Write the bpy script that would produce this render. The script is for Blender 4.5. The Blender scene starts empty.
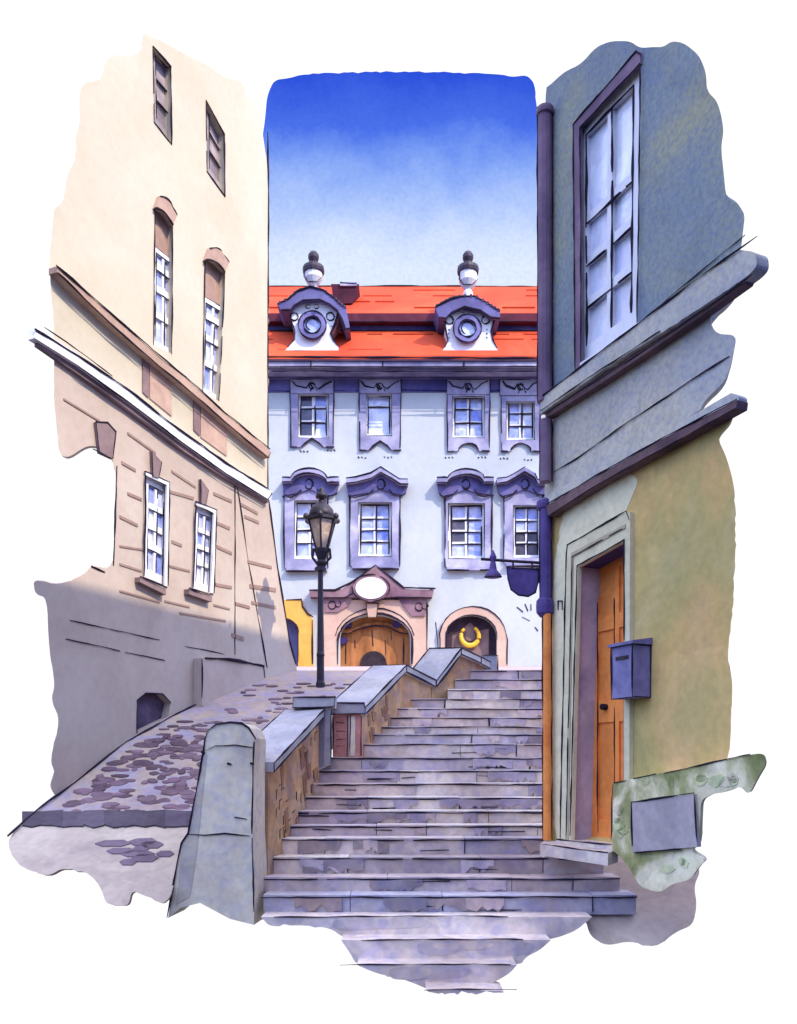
import bpy, math, random
from mathutils import Vector
from mathutils.geometry import tessellate_polygon

# ------------------------------------------------------------------ camera, world, sun, exposure
S = bpy.context.scene
COL = S.collection
F_PX, CX, YH, EYE = 855.0, 398.5, 765.0, 1.6      # focal length in pixels, principal point, eye height

cam_d = bpy.data.cameras.new("camera")
cam = bpy.data.objects.new("camera", cam_d)
COL.objects.link(cam)
cam.location = (0, 0, EYE)
cam.rotation_euler = (math.radians(90), 0, 0)
cam_d.sensor_fit = 'HORIZONTAL'
cam_d.sensor_width = 36
cam_d.lens = 36 * F_PX / 797
cam_d.shift_y = (YH - 512) / 797
cam_d.clip_end = 400
S.camera = cam

SUN_EL, SUN_X, SUN_Y = math.radians(43), 0.76, -0.65
to_sun = Vector((SUN_X, SUN_Y, 0)).normalized() * math.cos(SUN_EL) + Vector((0, 0, math.sin(SUN_EL)))

W = bpy.data.worlds.new("World")
S.world = W
W.use_nodes = True
nt = W.node_tree
nt.nodes.clear()
w_out = nt.nodes.new("ShaderNodeOutputWorld")
sky = nt.nodes.new("ShaderNodeTexSky")
sky.sky_type = 'NISHITA'
sky.sun_disc = False
sky.sun_elevation = SUN_EL
sky.sun_rotation = math.atan2(SUN_X, SUN_Y)
bg_sky = nt.nodes.new("ShaderNodeBackground")
bg_sky.inputs[1].default_value = 0.10
bg_tint = nt.nodes.new("ShaderNodeBackground")      # clear blue sky light from overhead, the sides and behind
tint_c = nt.nodes.new("ShaderNodeValToRGB")         # deeper blue low down, paler overhead
tint_c.color_ramp.elements[0].position, tint_c.color_ramp.elements[0].color = 0.30, (0.34, 0.47, 1.0, 1)
tint_c.color_ramp.elements[1].position, tint_c.color_ramp.elements[1].color = 0.85, (0.76, 0.81, 1.10, 1)
tint_el = nt.nodes.new("ShaderNodeMapRange")          # dim below the horizon, bright above
for i_, v_ in ((1, -0.05), (2, 0.35), (3, 0.04), (4, 2.5)):
    tint_el.inputs[i_].default_value = v_
bg_white = nt.nodes.new("ShaderNodeBackground")     # plain white ahead, standing for the blank paper round the scene
bg_white.inputs[0].default_value = (1, 1, 1, 1)
bg_white.inputs[1].default_value = 1.0
tc = nt.nodes.new("ShaderNodeTexCoord")
sep = nt.nodes.new("ShaderNodeSeparateXYZ")
ramp = nt.nodes.new("ShaderNodeValToRGB")
ramp.color_ramp.elements[0].position = 0.56
ramp.color_ramp.elements[1].position = 0.67
addw = nt.nodes.new("ShaderNodeAddShader")
mixw = nt.nodes.new("ShaderNodeMixShader")
nt.links.new(tc.outputs["Generated"], sep.inputs[0])
nt.links.new(sep.outputs["Y"], ramp.inputs[0])
nt.links.new(sep.outputs["Z"], tint_c.inputs[0])
nt.links.new(tint_c.outputs[0], bg_tint.inputs[0])
nt.links.new(sep.outputs["Z"], tint_el.inputs[0])
nt.links.new(tint_el.outputs[0], bg_tint.inputs[1])
nt.links.new(ramp.outputs[0], mixw.inputs[0])
nt.links.new(sky.outputs[0], bg_sky.inputs[0])
nt.links.new(bg_sky.outputs[0], addw.inputs[0])
nt.links.new(bg_tint.outputs[0], addw.inputs[1])
nt.links.new(addw.outputs[0], mixw.inputs[1])
nt.links.new(bg_white.outputs[0], mixw.inputs[2])
nt.links.new(mixw.outputs[0], w_out.inputs[0])

sun_d = bpy.data.lights.new("sun", 'SUN')
sun_d.energy = 4.8
sun_d.angle = math.radians(0.5)
sun_d.color = (1.0, 0.87, 0.64)
sun = bpy.data.objects.new("sun", sun_d)
COL.objects.link(sun)
sun.rotation_euler = to_sun.to_track_quat('Z', 'Y').to_euler()
sun.location = (6, -6, 20)

S.view_settings.view_transform = 'Standard'
S.view_settings.look = 'None'
S.view_settings.exposure = 0.12
S.view_settings.gamma = 1.0
S.cycles.max_bounces = 6

# ------------------------------------------------------------------ materials
def lin(r, g, b):
    f = lambda c: (c / 255 / 12.92) if c <= 10 else ((c / 255 + 0.055) / 1.055) ** 2.4
    return (f(r), f(g), f(b))

def wash(name, cols, scale=0.8, gran=0.16, gscale=14.0, edge=0.10, rough=0.85, spec=0.2, speck=None, speck_amt=0.5, speck_scale=6.0, stretch=(1, 1, 1)):
    """A washed mineral paint: pigments drifting into each other, tide marks, fine granulation."""
    m = bpy.data.materials.new(name)
    m.use_nodes = True
    n, l = m.node_tree.nodes, m.node_tree.links
    b = n["Principled BSDF"]
    b.inputs["Roughness"].default_value = rough
    b.inputs["Specular IOR Level"].default_value = spec
    t = n.new("ShaderNodeTexCoord")
    mp = n.new("ShaderNodeMapping")
    mp.inputs["Scale"].default_value = stretch
    l.new(t.outputs["Object"], mp.inputs[0])
    n1 = n.new("ShaderNodeTexNoise")
    n1.inputs["Scale"].default_value = scale
    n1.inputs["Detail"].default_value = 5
    n1.inputs["Roughness"].default_value = 0.55
    n1.inputs["Distortion"].default_value = 0.6
    l.new(mp.outputs[0], n1.inputs["Vector"])
    cr = n.new("ShaderNodeValToRGB")
    els = cr.color_ramp.elements
    k = len(cols)
    while len(els) < k:
        els.new(0.5)
    for i, c in enumerate(cols):
        els[i].position = 0.5 if k == 1 else 0.34 + 0.32 * i / (k - 1)
        els[i].color = (*c, 1)
    l.new(n1.outputs[0], cr.inputs[0])
    cur = cr.outputs[0]

    def mul(a, bsock):
        mx = n.new("ShaderNodeMix")
        mx.data_type = 'RGBA'
        mx.blend_type = 'MULTIPLY'
        mx.inputs[0].default_value = 1
        l.new(a, mx.inputs[6])
        l.new(bsock, mx.inputs[7])
        return mx.outputs[2]

    def rampnoise(sc, p0, v0, p1, v1, detail=3, off=0.0):
        nn = n.new("ShaderNodeTexNoise")
        nn.inputs["Scale"].default_value = sc
        nn.inputs["Detail"].default_value = detail
        nn.inputs["Distortion"].default_value = 0.3
        m2 = n.new("ShaderNodeMapping")
        m2.inputs["Location"].default_value = (off, off * 0.7, off * 1.3)
        l.new(mp.outputs[0], m2.inputs[0])
        l.new(m2.outputs[0], nn.inputs["Vector"])
        r = n.new("ShaderNodeValToRGB")
        r.color_ramp.elements[0].position = p0
        r.color_ramp.elements[1].position = p1
        r.color_ramp.elements[0].color = (v0, v0, v0, 1)
        r.color_ramp.elements[1].color = (v1, v1, v1, 1)
        l.new(nn.outputs[0], r.inputs[0])
        return r.outputs[0]
    if speck:
        mx = n.new("ShaderNodeMix")
        mx.data_type = 'RGBA'
        l.new(rampnoise(speck_scale * 2.2, 0.44, 0.0, 0.66, speck_amt, 8, 7.1), mx.inputs[0])
        l.new(cur, mx.inputs[6])
        mx.inputs[7].default_value = (*speck, 1)
        cur = mx.outputs[2]
    if edge:
        cur = mul(cur, rampnoise(scale * 1.7, 0.49, 1 - edge, 0.515, 1.0, 3, 3.3))
    if gran:
        cur = mul(cur, rampnoise(gscale, 0.35, 1 - gran, 0.62, 1.0, 6, 1.7))
    at = n.new("ShaderNodeAttribute")
    at.attribute_name = "tint"
    cur = mul(cur, at.outputs["Color"])
    l.new(cur, b.inputs["Base Color"])
    bp = n.new("ShaderNodeBump")
    bp.inputs["Strength"].default_value = 0.12
    bp.inputs["Distance"].default_value = 0.02
    nb = n.new("ShaderNodeTexNoise")
    nb.inputs["Scale"].default_value = gscale * 1.5
    nb.inputs["Detail"].default_value = 4
    l.new(mp.outputs[0], nb.inputs["Vector"])
    l.new(nb.outputs[0], bp.inputs["Height"])
    l.new(bp.outputs[0], b.inputs["Normal"])
    return m

INK = wash("ink_black", [lin(34, 28, 40), lin(52, 44, 60)], 3, 0.1, 20, 0, 0.9, 0.1)
M = {}
M['cream'] = wash("cream_plaster", [lin(190, 179, 156), lin(194, 184, 163), lin(198, 189, 170)], 0.45, 0.05, 9, 0.03)
M['beige'] = wash("beige_plaster", [lin(178, 161, 147), lin(184, 168, 155), lin(190, 177, 164)], 0.55, 0.06, 9, 0.05)
M['course'] = wash("course_joint", [lin(140, 116, 106), lin(150, 124, 114)], 2, 0.1, 9, 0.0)
M['tan'] = wash("tan_stone", [lin(168, 139, 125), lin(184, 155, 139)], 1.5, 0.1, 12, 0.1)
M['greybrown'] = wash("grey_brown_stone_and_shade", [lin(122, 102, 104), lin(146, 124, 124)], 1.5, 0.1, 12, 0.1)
M['white'] = wash("white_paint", [lin(216, 216, 222), lin(226, 226, 232)], 1.5, 0.04, 12, 0.03, 0.6)
M['glass'] = wash("window_glass", [lin(150, 165, 220), lin(200, 206, 238), lin(240, 242, 250)], 1.6, 0.08, 12, 0.15, 0.15, 0.5)  # reflections painted in as pale blue and white base colour
M['shutter'] = wash("grey_shutter", [lin(128, 118, 124), lin(170, 156, 154)], 2, 0.12, 10, 0.15)
M['dark'] = wash("dark_interior", [lin(60, 50, 62), lin(88, 76, 84)], 2, 0.2, 12, 0.2)
M['hole'] = wash("cellar_dark", [lin(72, 62, 84), lin(104, 88, 108)], 2, 0.2, 12, 0.2)
M['facade'] = wash("pale_blue_plaster", [lin(170, 175, 181), lin(181, 187, 191), lin(189, 193, 195)], 0.25, 0.05, 5, 0.03)
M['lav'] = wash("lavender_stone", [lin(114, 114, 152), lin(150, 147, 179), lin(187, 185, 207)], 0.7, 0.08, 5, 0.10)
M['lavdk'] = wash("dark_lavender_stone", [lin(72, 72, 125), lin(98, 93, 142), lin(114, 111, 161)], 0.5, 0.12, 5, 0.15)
M['red'] = wash("red_roof_tile", [lin(190, 64, 38), lin(198, 72, 44), lin(206, 88, 54)], 0.28, 0.06, 5, 0.06)
M['maroon'] = wash("maroon_wood_and_shade", [lin(74, 30, 48), lin(100, 44, 62)], 1, 0.1, 5, 0.1)
M['plum'] = wash("plum_metal", [lin(92, 72, 98), lin(122, 98, 120), lin(140, 118, 134)], 0.9, 0.12, 12, 0.12, 0.7)
M['violet'] = wash("violet_metal", [lin(74, 58, 116), lin(98, 80, 140)], 2, 0.12, 14, 0.15, 0.6)
M['mauve'] = wash("mauve_stone", [lin(104, 76, 96), lin(132, 102, 114), lin(150, 120, 126)], 0.6, 0.1, 5, 0.15)
M['peach'] = wash("peach_stone", [lin(192, 157, 140), lin(200, 173, 156)], 0.5, 0.06, 5, 0.08)
M['wood'] = wash("brown_wood", [lin(132, 84, 50), lin(160, 104, 62), lin(182, 124, 78)], 0.8, 0.14, 6, 0.12, stretch=(3, 3, 0.6))
M['ochre'] = wash("ochre_plaster", [lin(204, 152, 66), lin(214, 168, 86)], 0.5, 0.06, 5, 0.08)
M['gold'] = wash("gold_paint", [lin(226, 170, 40), lin(244, 196, 70)], 2, 0.06, 6, 0.08, 0.5)
M['bluegrey'] = wash("blue_grey_plaster", [lin(112, 126, 146), lin(136, 146, 144), lin(160, 160, 130)], 0.5, 0.16, 22, 0.08, speck=lin(96, 108, 156), speck_amt=0.42, speck_scale=11)
M['greyband'] = wash("grey_plaster", [lin(172, 172, 168), lin(188, 184, 168), lin(200, 192, 168)], 0.8, 0.12, 14, 0.06, speck=lin(104, 116, 170), speck_amt=0.32, speck_scale=10)
M['olive'] = wash("olive_ochre_plaster", [lin(216, 193, 137), lin(201, 179, 112), lin(219, 182, 115), lin(234, 188, 134)], 0.6, 0.12, 12, 0.10, speck=lin(171, 164, 105), speck_amt=0.55, speck_scale=0.5)
M['palestone'] = wash("pale_grey_stone", [lin(226, 218, 180), lin(240, 230, 188)], 1.2, 0.10, 14, 0.08)
M['umber'] = wash("umber_shade_moulding", [lin(96, 74, 80), lin(124, 98, 98)], 1.2, 0.15, 14, 0.15)
M['orange'] = wash("orange_door_paint", [lin(232, 130, 60), lin(244, 150, 76), lin(238, 138, 66)], 1.2, 0.12, 12, 0.10, 0.6)
M['purplejamb'] = wash("purple_grey_jamb", [lin(154, 141, 163), lin(191, 174, 188), lin(216, 196, 199)], 0.8, 0.12, 14, 0.12)  # purple put into the paint for the shaded door reveal
M['boxmetal'] = wash("violet_grey_box", [lin(116, 112, 153), lin(146, 140, 178)], 2.5, 0.12, 18, 0.12, 0.6)
M['moss'] = wash("mossy_stone", [lin(120, 128, 72), lin(167, 167, 112), lin(237, 227, 186), lin(244, 237, 200)], 1.5, 0.16, 14, 0.15)
M['panel'] = wash("grey_violet_panel", [lin(168, 158, 160), lin(188, 178, 174)], 1.6, 0.1, 14, 0.1)
M['step'] = wash("step_stone", [lin(214, 192, 175), lin(236, 218, 198), lin(246, 232, 213)], 0.9, 0.14, 12, 0.12, speck=lin(176, 172, 200), speck_amt=0.45, speck_scale=3)
M['stone'] = wash("pier_stone", [lin(219, 202, 175), lin(233, 219, 189), lin(241, 231, 200)], 0.9, 0.12, 14, 0.08, speck=lin(165, 165, 200), speck_amt=0.28, speck_scale=4)
M['coping'] = wash("coping_stone", [lin(171, 167, 173), lin(197, 190, 183)], 1.2, 0.12, 14, 0.12)
M['brick'] = wash("brown_brick", [lin(172, 124, 88), lin(198, 155, 110), lin(210, 175, 131)], 1.5, 0.14, 12, 0.18, speck=lin(148, 129, 137), speck_amt=0.5, speck_scale=2)
M['redbrick'] = wash("red_brick", [lin(190, 118, 109), lin(220, 154, 138)], 1.5, 0.14, 12, 0.18)
M['ramp'] = wash("cobble_ground", [lin(161, 144, 144), lin(180, 157, 142), lin(188, 167, 146)], 0.5, 0.14, 10, 0.08, speck=lin(142, 144, 185), speck_amt=0.5, speck_scale=1.6)
M['cobble'] = wash("cobble_stone", [lin(126, 100, 107), lin(148, 122, 123)], 1.0, 0.15, 12, 0.15)
M['paving'] = wash("paving_wash", [lin(177, 160, 146), lin(188, 171, 152), lin(198, 182, 162)], 0.9, 0.12, 12, 0.10)
M['glasspale'] = wash("pale_window_glass", [lin(214, 218, 240), lin(236, 238, 248), lin(250, 250, 252)], 1.6, 0.06, 12, 0.1, 0.12, 0.6)  # whiter base colour standing in for bright reflections
M['bounceblue'] = wash("blue_bounce_plaster", [lin(58, 72, 168), lin(70, 84, 184)], 0.5, 0.1, 9, 0.05)  # saturated blue, chosen to bounce blue fill into the shade
M['iron'] = wash("black_iron", [lin(32, 28, 40), lin(56, 48, 62)], 3, 0.1, 20, 0.1, 0.5, 0.3)
M['lampglass'] = wash("smoky_lamp_glass", [lin(170, 150, 140), lin(206, 186, 164), lin(226, 208, 186)], 4, 0.08, 12, 0.2, 0.25, 0.5)

# ------------------------------------------------------------------ geometry helpers
R = random.Random(7)

class Plane:
    """A vertical wall plane; px() turns a pixel of the survey into (u, z) on it."""
    def __init__(self, O, U, N):
        self.O, self.U, self.N = Vector(O), Vector(U).normalized(), Vector(N).normalized()
    def pt(self, u, z, n=0.0):
        p = self.O + self.U * u + self.N * n
        return Vector((p.x, p.y, z))
    def uv(self, px, py, n=0.0):
        d = Vector(((px - CX) / F_PX, 1, (YH - py) / F_PX))
        o = self.O + self.N * n
        t = o.dot(self.N) / d.dot(self.N)
        p = d * t
        return ((p - o).dot(self.U), p.z + EYE)
    def px(self, px, py, n=0.0):
        return self.pt(*self.uv(px, py, n), n)

def at(px, py, D):
    return Vector(((px - CX) / F_PX * D, D, EYE + (YH - py) / F_PX * D))

DC, DR, DF = 15.6, 10.1, 30.0
L = Plane(((268 - CX) / F_PX * DC, DC, 0), (376.5, 855, 0), (855, -376.5, 0))
RT = Plane(((545 - CX) / F_PX * DR, DR, 0), (398.5, -855, 0), (-855, -398.5, 0))
FA = Plane((0, DF, 0), (1, 0, 0), (0, -1, 0))
EXT_L = Vector((-0.30, 0.92, 0.66)) * 0.36
EXT_L2 = Vector((-0.30, 0.92, 0.26)) * 0.36
EXT_R = Vector((0.33, 0.92, 0.66)) * 0.45
EXT_R2 = Vector((0.33, 0.92, 0.27)) * 0.45

def ragged(pts, amp=1.2, step=4.0, closed=True):
    out = []
    step = min(step, 4.5)
    pts = list(pts)
    for _ in range(2):
        q = [] if closed else [pts[0]]
        for i in range(len(pts) if closed else len(pts) - 1):
            a, b = pts[i], pts[(i + 1) % len(pts)]
            q += [(a[0] * .8 + b[0] * .2, a[1] * .8 + b[1] * .2), (a[0] * .2 + b[0] * .8, a[1] * .2 + b[1] * .8)]
        pts = q if closed else q + [pts[-1]]
    amp *= .95
    n = len(pts)
    for i in range(n if closed else n - 1):
        a, b = pts[i], pts[(i + 1) % n]
        d = math.hypot(b[0] - a[0], b[1] - a[1])
        k = max(1, int(d / step))
        for j in range(k):
            t = j / k
            w = 0 if j == 0 else amp
            out.append((a[0] + (b[0] - a[0]) * t + R.uniform(-w, w), a[1] + (b[1] - a[1]) * t + R.uniform(-w, w)))
    if not closed:
        out.append(pts[-1])
    return out

class Part:
    def __init__(self):
        self.v, self.f, self.mi, self.ti, self.mats = [], [], [], [], []
    def m(self, mat):
        if mat not in self.mats:
            self.mats.append(mat)
        return self.mats.index(mat)
    def add(self, verts, faces, mat, tint=(1, 1, 1)):
        o = len(self.v)
        self.v += [Vector(x) for x in verts]
        k = self.m(mat)
        for f in faces:
            self.f.append([o + i for i in f])
            self.mi.append(k)
            self.ti.append(tint)
        return self
    def solid(self, front, ext, mat, holes=(), hext=None, tint=(1, 1, 1), cap=True):
        """Prism: a flat 3-D outline (with holes) pushed back along ext; holes get reveals hext deep."""
        ext = Vector(ext)
        loops = [[Vector(p) for p in front]] + [[Vector(p) for p in h] for h in holes]
        flat = [p for lp in loops for p in lp]
        tris = tessellate_polygon(loops)
        self.add(flat, [list(t) for t in tris], mat, tint)
        n = len(front)
        fr = loops[0]
        self.add(fr + [p + ext for p in fr], [[i, (i + 1) % n, n + (i + 1) % n, n + i] for i in range(n)], mat, tint)
        if cap and not (holes and (hext is None or Vector(hext).length > .9 * ext.length)):
            bk = [p + ext for p in fr]
            self.add(bk, [list(t) for t in tessellate_polygon([bk])], mat, tint)
        for h in loops[1:]:
            k = len(h)
            e = Vector(hext) if hext is not None else ext
            self.add(h + [p + e for p in h], [[i, (i + 1) % k, k + (i + 1) % k, k + i] for i in range(k)], mat, tint)
        return self
    def pris(self, pl, pts, n0, n1, mat, holes=(), tint=(1, 1, 1), cap=True, ext=None, hd=None):
        """Prism on a wall plane from pixel outlines measured at its front n1."""
        fr = [pl.px(x, y, n1) for x, y in pts]
        hs = [[pl.px(x, y, n1) for x, y in h] for h in holes]
        e = pl.N * (n0 - n1) if ext is None else ext
        h = None if hd is None else pl.N * (-hd)
        return self.solid(fr, e, mat, hs, h, tint, cap)
    def box(self, c, s, mat, tint=(1, 1, 1)):
        x, y, z = c
        a, b, d = s[0] / 2, s[1] / 2, s[2] / 2
        vs = [(x + i * a, y + j * b, z + k * d) for i in (-1, 1) for j in (-1, 1) for k in (-1, 1)]
        return self.add(vs, [(0, 1, 3, 2), (4, 6, 7, 5), (0, 4, 5, 1), (2, 3, 7, 6), (0, 2, 6, 4), (1, 5, 7, 3)], mat, tint)
    def hexa(self, b, t, mat, tint=(1, 1, 1)):
        """Eight-cornered block: four bottom points, four top points."""
        return self.add(list(b) + list(t), [(3, 2, 1, 0), (4, 5, 6, 7), (0, 1, 5, 4), (1, 2, 6, 5), (2, 3, 7, 6), (3, 0, 4, 7)], mat, tint)
    def tube(self, pts, rs, mat, sides=8, tint=(1, 1, 1)):
        pts = [Vector(p) for p in pts]
        if not hasattr(rs, '__len__'):
            rs = [rs] * len(pts)
        vs, fs = [], []
        for i, p in enumerate(pts):
            d = (pts[min(i + 1, len(pts) - 1)] - pts[max(i - 1, 0)])
            if d.length < 1e-9:
                d = Vector((0, 0, 1))
            d.normalize()
            a = d.cross(Vector((0, 0, 1)) if abs(d.z) < 0.9 else Vector((1, 0, 0))).normalized()
            b = d.cross(a)
            for k in range(sides):
                th = 2 * math.pi * k / sides
                vs.append(p + (a * math.cos(th) + b * math.sin(th)) * rs[i])
        for i in range(len(pts) - 1):
            for k in range(sides):
                k2 = (k + 1) % sides
                fs.append([i * sides + k, i * sides + k2, (i + 1) * sides + k2, (i + 1) * sides + k])
        fs.append(list(range(sides))[::-1])
        fs.append([(len(pts) - 1) * sides + k for k in range(sides)])
        return self.add(vs, fs, mat, tint)
    def lathe(self, base, prof, mat, sides=20, tint=(1, 1, 1), arc=None):
        """prof: (radius, height) pairs round a vertical axis at base."""
        b = Vector(base)
        return self.tube([b + Vector((0, 0, h)) for r, h in prof], [max(r, 1e-4) for r, h in prof], mat, sides, tint)
    def ink(self, pts, wpx=1.8, jit=0.5, gap=0.0):
        """A raised, slightly wandering dark line (painted bead, joint or edge) along 3-D points."""
        pts = [Vector(p) for p in pts]
        D = sum(p.y for p in pts) / len(pts)
        q = D / F_PX
        w = wpx * q
        line = [pts[0]]
        for a, b in zip(pts, pts[1:]):
            k = max(1, int((b - a).length / (9 * q)))
            for j in range(1, k + 1):
                line.append(a.lerp(b, j / k))
        j2, ph = jit * q, R.uniform(0, 6)
        runs, cur = [], []
        off = Vector((0, 0, 0))
        for i, p in enumerate(line):
            off = off * 0.6 + Vector((R.uniform(-1, 1), R.uniform(-0.1, 0.1), R.uniform(-1, 1))) * j2 * 0.6
            cur.append(p + off)
            if gap and len(cur) > 2 and R.random() < gap:
                runs.append(cur)
                cur = []
        runs.append(cur)
        for rn in runs:
            if len(rn) < 2:
                continue
            rs = []
            for i in range(len(rn)):
                e = min(i, len(rn) - 1 - i)
                rs.append(w * 0.5 * (0.8 + 0.3 * math.sin(ph + i * 0.9) + R.uniform(-0.12, 0.15)) * (0.65 if e == 0 else 1))
            self.tube(rn, rs, INK, 5)
        return self
    def inkp(self, pl, pts, wpx=1.8, n=0.006, jit=0.5, gap=0.0):
        return self.ink([pl.px(x, y, n) for x, y in pts], wpx, jit, gap)
    def build(self, name, parent=None, smooth=False):
        me = bpy.data.meshes.new(name)
        org = parent_loc(parent)
        me.from_pydata([tuple(p - org) for p in self.v], [], self.f)
        for mt in self.mats:
            me.materials.append(mt)
        me.polygons.foreach_set("material_index", self.mi)
        ca = me.color_attributes.new("tint", 'FLOAT_COLOR', 'CORNER')
        buf = []
        for f, t in zip(self.f, self.ti):
            buf += [t[0], t[1], t[2], 1.0] * len(f)
        ca.data.foreach_set("color", buf)
        if smooth:
            me.polygons.foreach_set("use_smooth", [True] * len(me.polygons))
        me.update()
        o = bpy.data.objects.new(name, me)
        COL.objects.link(o)
        if parent is not None:
            o.parent = parent
        return o

def parent_loc(p):
    v = Vector((0, 0, 0))
    while p is not None:
        v += p.location
        p = p.parent
    return v

def thing(name, label, cat, loc, group=None):
    o = bpy.data.objects.new(name, None)
    o.empty_display_size = 0.3
    COL.objects.link(o)
    o.location = loc
    o["label"], o["category"] = label, cat
    if group:
        o["group"] = group
    return o

def structure(part, name):
    o = part.build(name)
    o["kind"] = "structure"
    return o

def quad(q, s, t):
    """Point of a pixel quad (bl, br, tr, tl)."""
    a = (q[0][0] + (q[1][0] - q[0][0]) * s, q[0][1] + (q[1][1] - q[0][1]) * s)
    b = (q[3][0] + (q[2][0] - q[3][0]) * s, q[3][1] + (q[2][1] - q[3][1]) * s)
    return (a[0] + (b[0] - a[0]) * t, a[1] + (b[1] - a[1]) * t)

def sub(q, s0, t0, s1, t1):
    return [quad(q, s0, t0), quad(q, s1, t0), quad(q, s1, t1), quad(q, s0, t1)]

GL = [(1, 1, 1), (1, 1, 1), (0.62, 0.68, 0.95), (0.80, 0.82, 1.0), (0.45, 0.52, 0.9), (1, 1, 1)]  # pane tones of the painted reflections

def window(parent, pl, q, n, cols=2, rows=(0, .25, .5, .75, 1), fr=.10, bar=.05, mat=None, pane=None, ink_w=1.3, tints=None, dep=None):
    """A real window in its opening: pane sheet, frame and glazing bars; returns the window part."""
    mat = mat or M['white']
    dep = dep or 0.05
    w = Part()
    for s0, t0, s1, t1 in ((0, 0, fr, 1), (1 - fr, 0, 1, 1), (fr, 0, 1 - fr, fr * .6), (fr, 1 - fr * .6, 1 - fr, 1)):
        w.pris(pl, sub(q, s0, t0, s1, t1), n, n + dep, mat)
    xs = [fr + (1 - 2 * fr) * i / cols for i in range(cols + 1)]
    ys = [fr * .6 + (1 - 1.2 * fr) * r for r in rows]
    for x in xs[1:-1]:
        w.pris(pl, sub(q, x - bar * .7, fr * .6, x + bar * .7, 1 - fr * .6), n, n + dep * .9, mat)
        w.inkp(pl, [quad(q, x + bar * .7, ys[0]), quad(q, x + bar * .7, ys[-1])], ink_w, n + dep, gap=.08)
    for y in ys[1:-1]:
        w.pris(pl, sub(q, fr, y - bar * .35, 1 - fr, y + bar * .35), n, n + dep * .8, mat)
        w.inkp(pl, [quad(q, fr, y - bar * .35), quad(q, 1 - fr, y - bar * .35)], ink_w, n + dep, gap=.15)
    w.inkp(pl, [quad(q, fr, ys[-1]), quad(q, fr, ys[0])], ink_w, n + dep, gap=.05)
    w.inkp(pl, [quad(q, 1 - fr, ys[0]), quad(q, 1 - fr, ys[-1]), quad(q, fr, ys[-1])], ink_w, n + dep, gap=.05)
    wo = w.build("window", parent)
    p = Part()
    for i in range(cols):
        for j in range(len(ys) - 1):
            tint = tints[(i + j * cols) % len(tints)] if tints else R.choice(GL)
            p.pris(pl, sub(q, xs[i], ys[j], xs[i + 1], ys[j + 1]), n - .03, n + .01, pane or M['glass'], tint=tint)
    p.build("pane", wo)
    return wo

# ------------------------------------------------------------------ sky backdrop
def build_sky():
    D = 38.0
    out = ragged([(170, 330), (165, 230), (190, 180), (262, 140), (265, 120), (267, 96), (274, 80), (290, 78), (303, 74), (403, 71), (500, 74),
                  (512, 77), (527, 75), (535, 84), (537, 112), (545, 128), (600, 165), (650, 200), (668, 260), (672, 330)], 0.8, 8)
    p = Part()
    m = bpy.data.materials.new("sky_blue")
    m.use_nodes = True
    n, l = m.node_tree.nodes, m.node_tree.links
    n.clear()
    o = n.new("ShaderNodeOutputMaterial")
    e = n.new("ShaderNodeEmission")
    t = n.new("ShaderNodeTexCoord")
    sp = n.new("ShaderNodeSeparateXYZ")
    l.new(t.outputs["Object"], sp.inputs[0])
    nz = n.new("ShaderNodeTexNoise")
    nz.inputs["Scale"].default_value = 0.35
    nz.inputs["Detail"].default_value = 8
    nz.inputs["Roughness"].default_value = 0.65
    l.new(t.outputs["Object"], nz.inputs["Vector"])
    za, zb = at(400, 270, D).z, at(400, 72, D).z
    mr = n.new("ShaderNodeMapRange")
    mr.inputs[1].default_value, mr.inputs[2].default_value = za, zb
    l.new(sp.outputs[2], mr.inputs[0])
    ad = n.new("ShaderNodeMath")
    ad.operation = 'MULTIPLY_ADD'
    ad.inputs[1].default_value = 0.38
    l.new(nz.outputs[0], ad.inputs[0])
    l.new(mr.outputs[0], ad.inputs[2])
    sb = n.new("ShaderNodeMath")
    sb.operation = 'SUBTRACT'
    sb.inputs[1].default_value = 0.19
    l.new(ad.outputs[0], sb.inputs[0])
    r = n.new("ShaderNodeValToRGB")
    el = r.color_ramp.elements
    stops = [(0.0, (222, 233, 250)), (0.16, (208, 222, 248)), (0.30, (180, 202, 247)), (0.46, (146, 176, 243)), (0.60, (112, 148, 237)), (0.74, (74, 112, 228)), (1.0, (44, 80, 214))]
    while len(el) < len(stops):
        el.new(0.5)
    for i, (ps, c) in enumerate(stops):
        el[i].position = ps
        el[i].color = (*lin(*c), 1)
    l.new(sb.outputs[0], r.inputs[0])
    n2 = n.new("ShaderNodeTexNoise")
    n2.inputs["Scale"].default_value = 5
    n2.inputs["Detail"].default_value = 5
    l.new(t.outputs["Object"], n2.inputs["Vector"])
    r2 = n.new("ShaderNodeValToRGB")
    r2.color_ramp.elements[0].position, r2.color_ramp.elements[1].position = 0.35, 0.62
    r2.color_ramp.elements[0].color = (0.90, 0.92, 0.97, 1)
    l.new(n2.outputs[0], r2.inputs[0])
    mx = n.new("ShaderNodeMix")
    mx.data_type = 'RGBA'
    mx.blend_type = 'MULTIPLY'
    mx.inputs[0].default_value = 1
    l.new(r.outputs[0], mx.inputs[6])
    l.new(r2.outputs[0], mx.inputs[7])
    l.new(mx.outputs[2], e.inputs[0])
    l.new(e.outputs[0], o.inputs[0])
    p.solid([at(x, y, D) for x, y in out], Vector((0, 0.5, 0)), m)
    structure(p, "sky")
build_sky()

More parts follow.
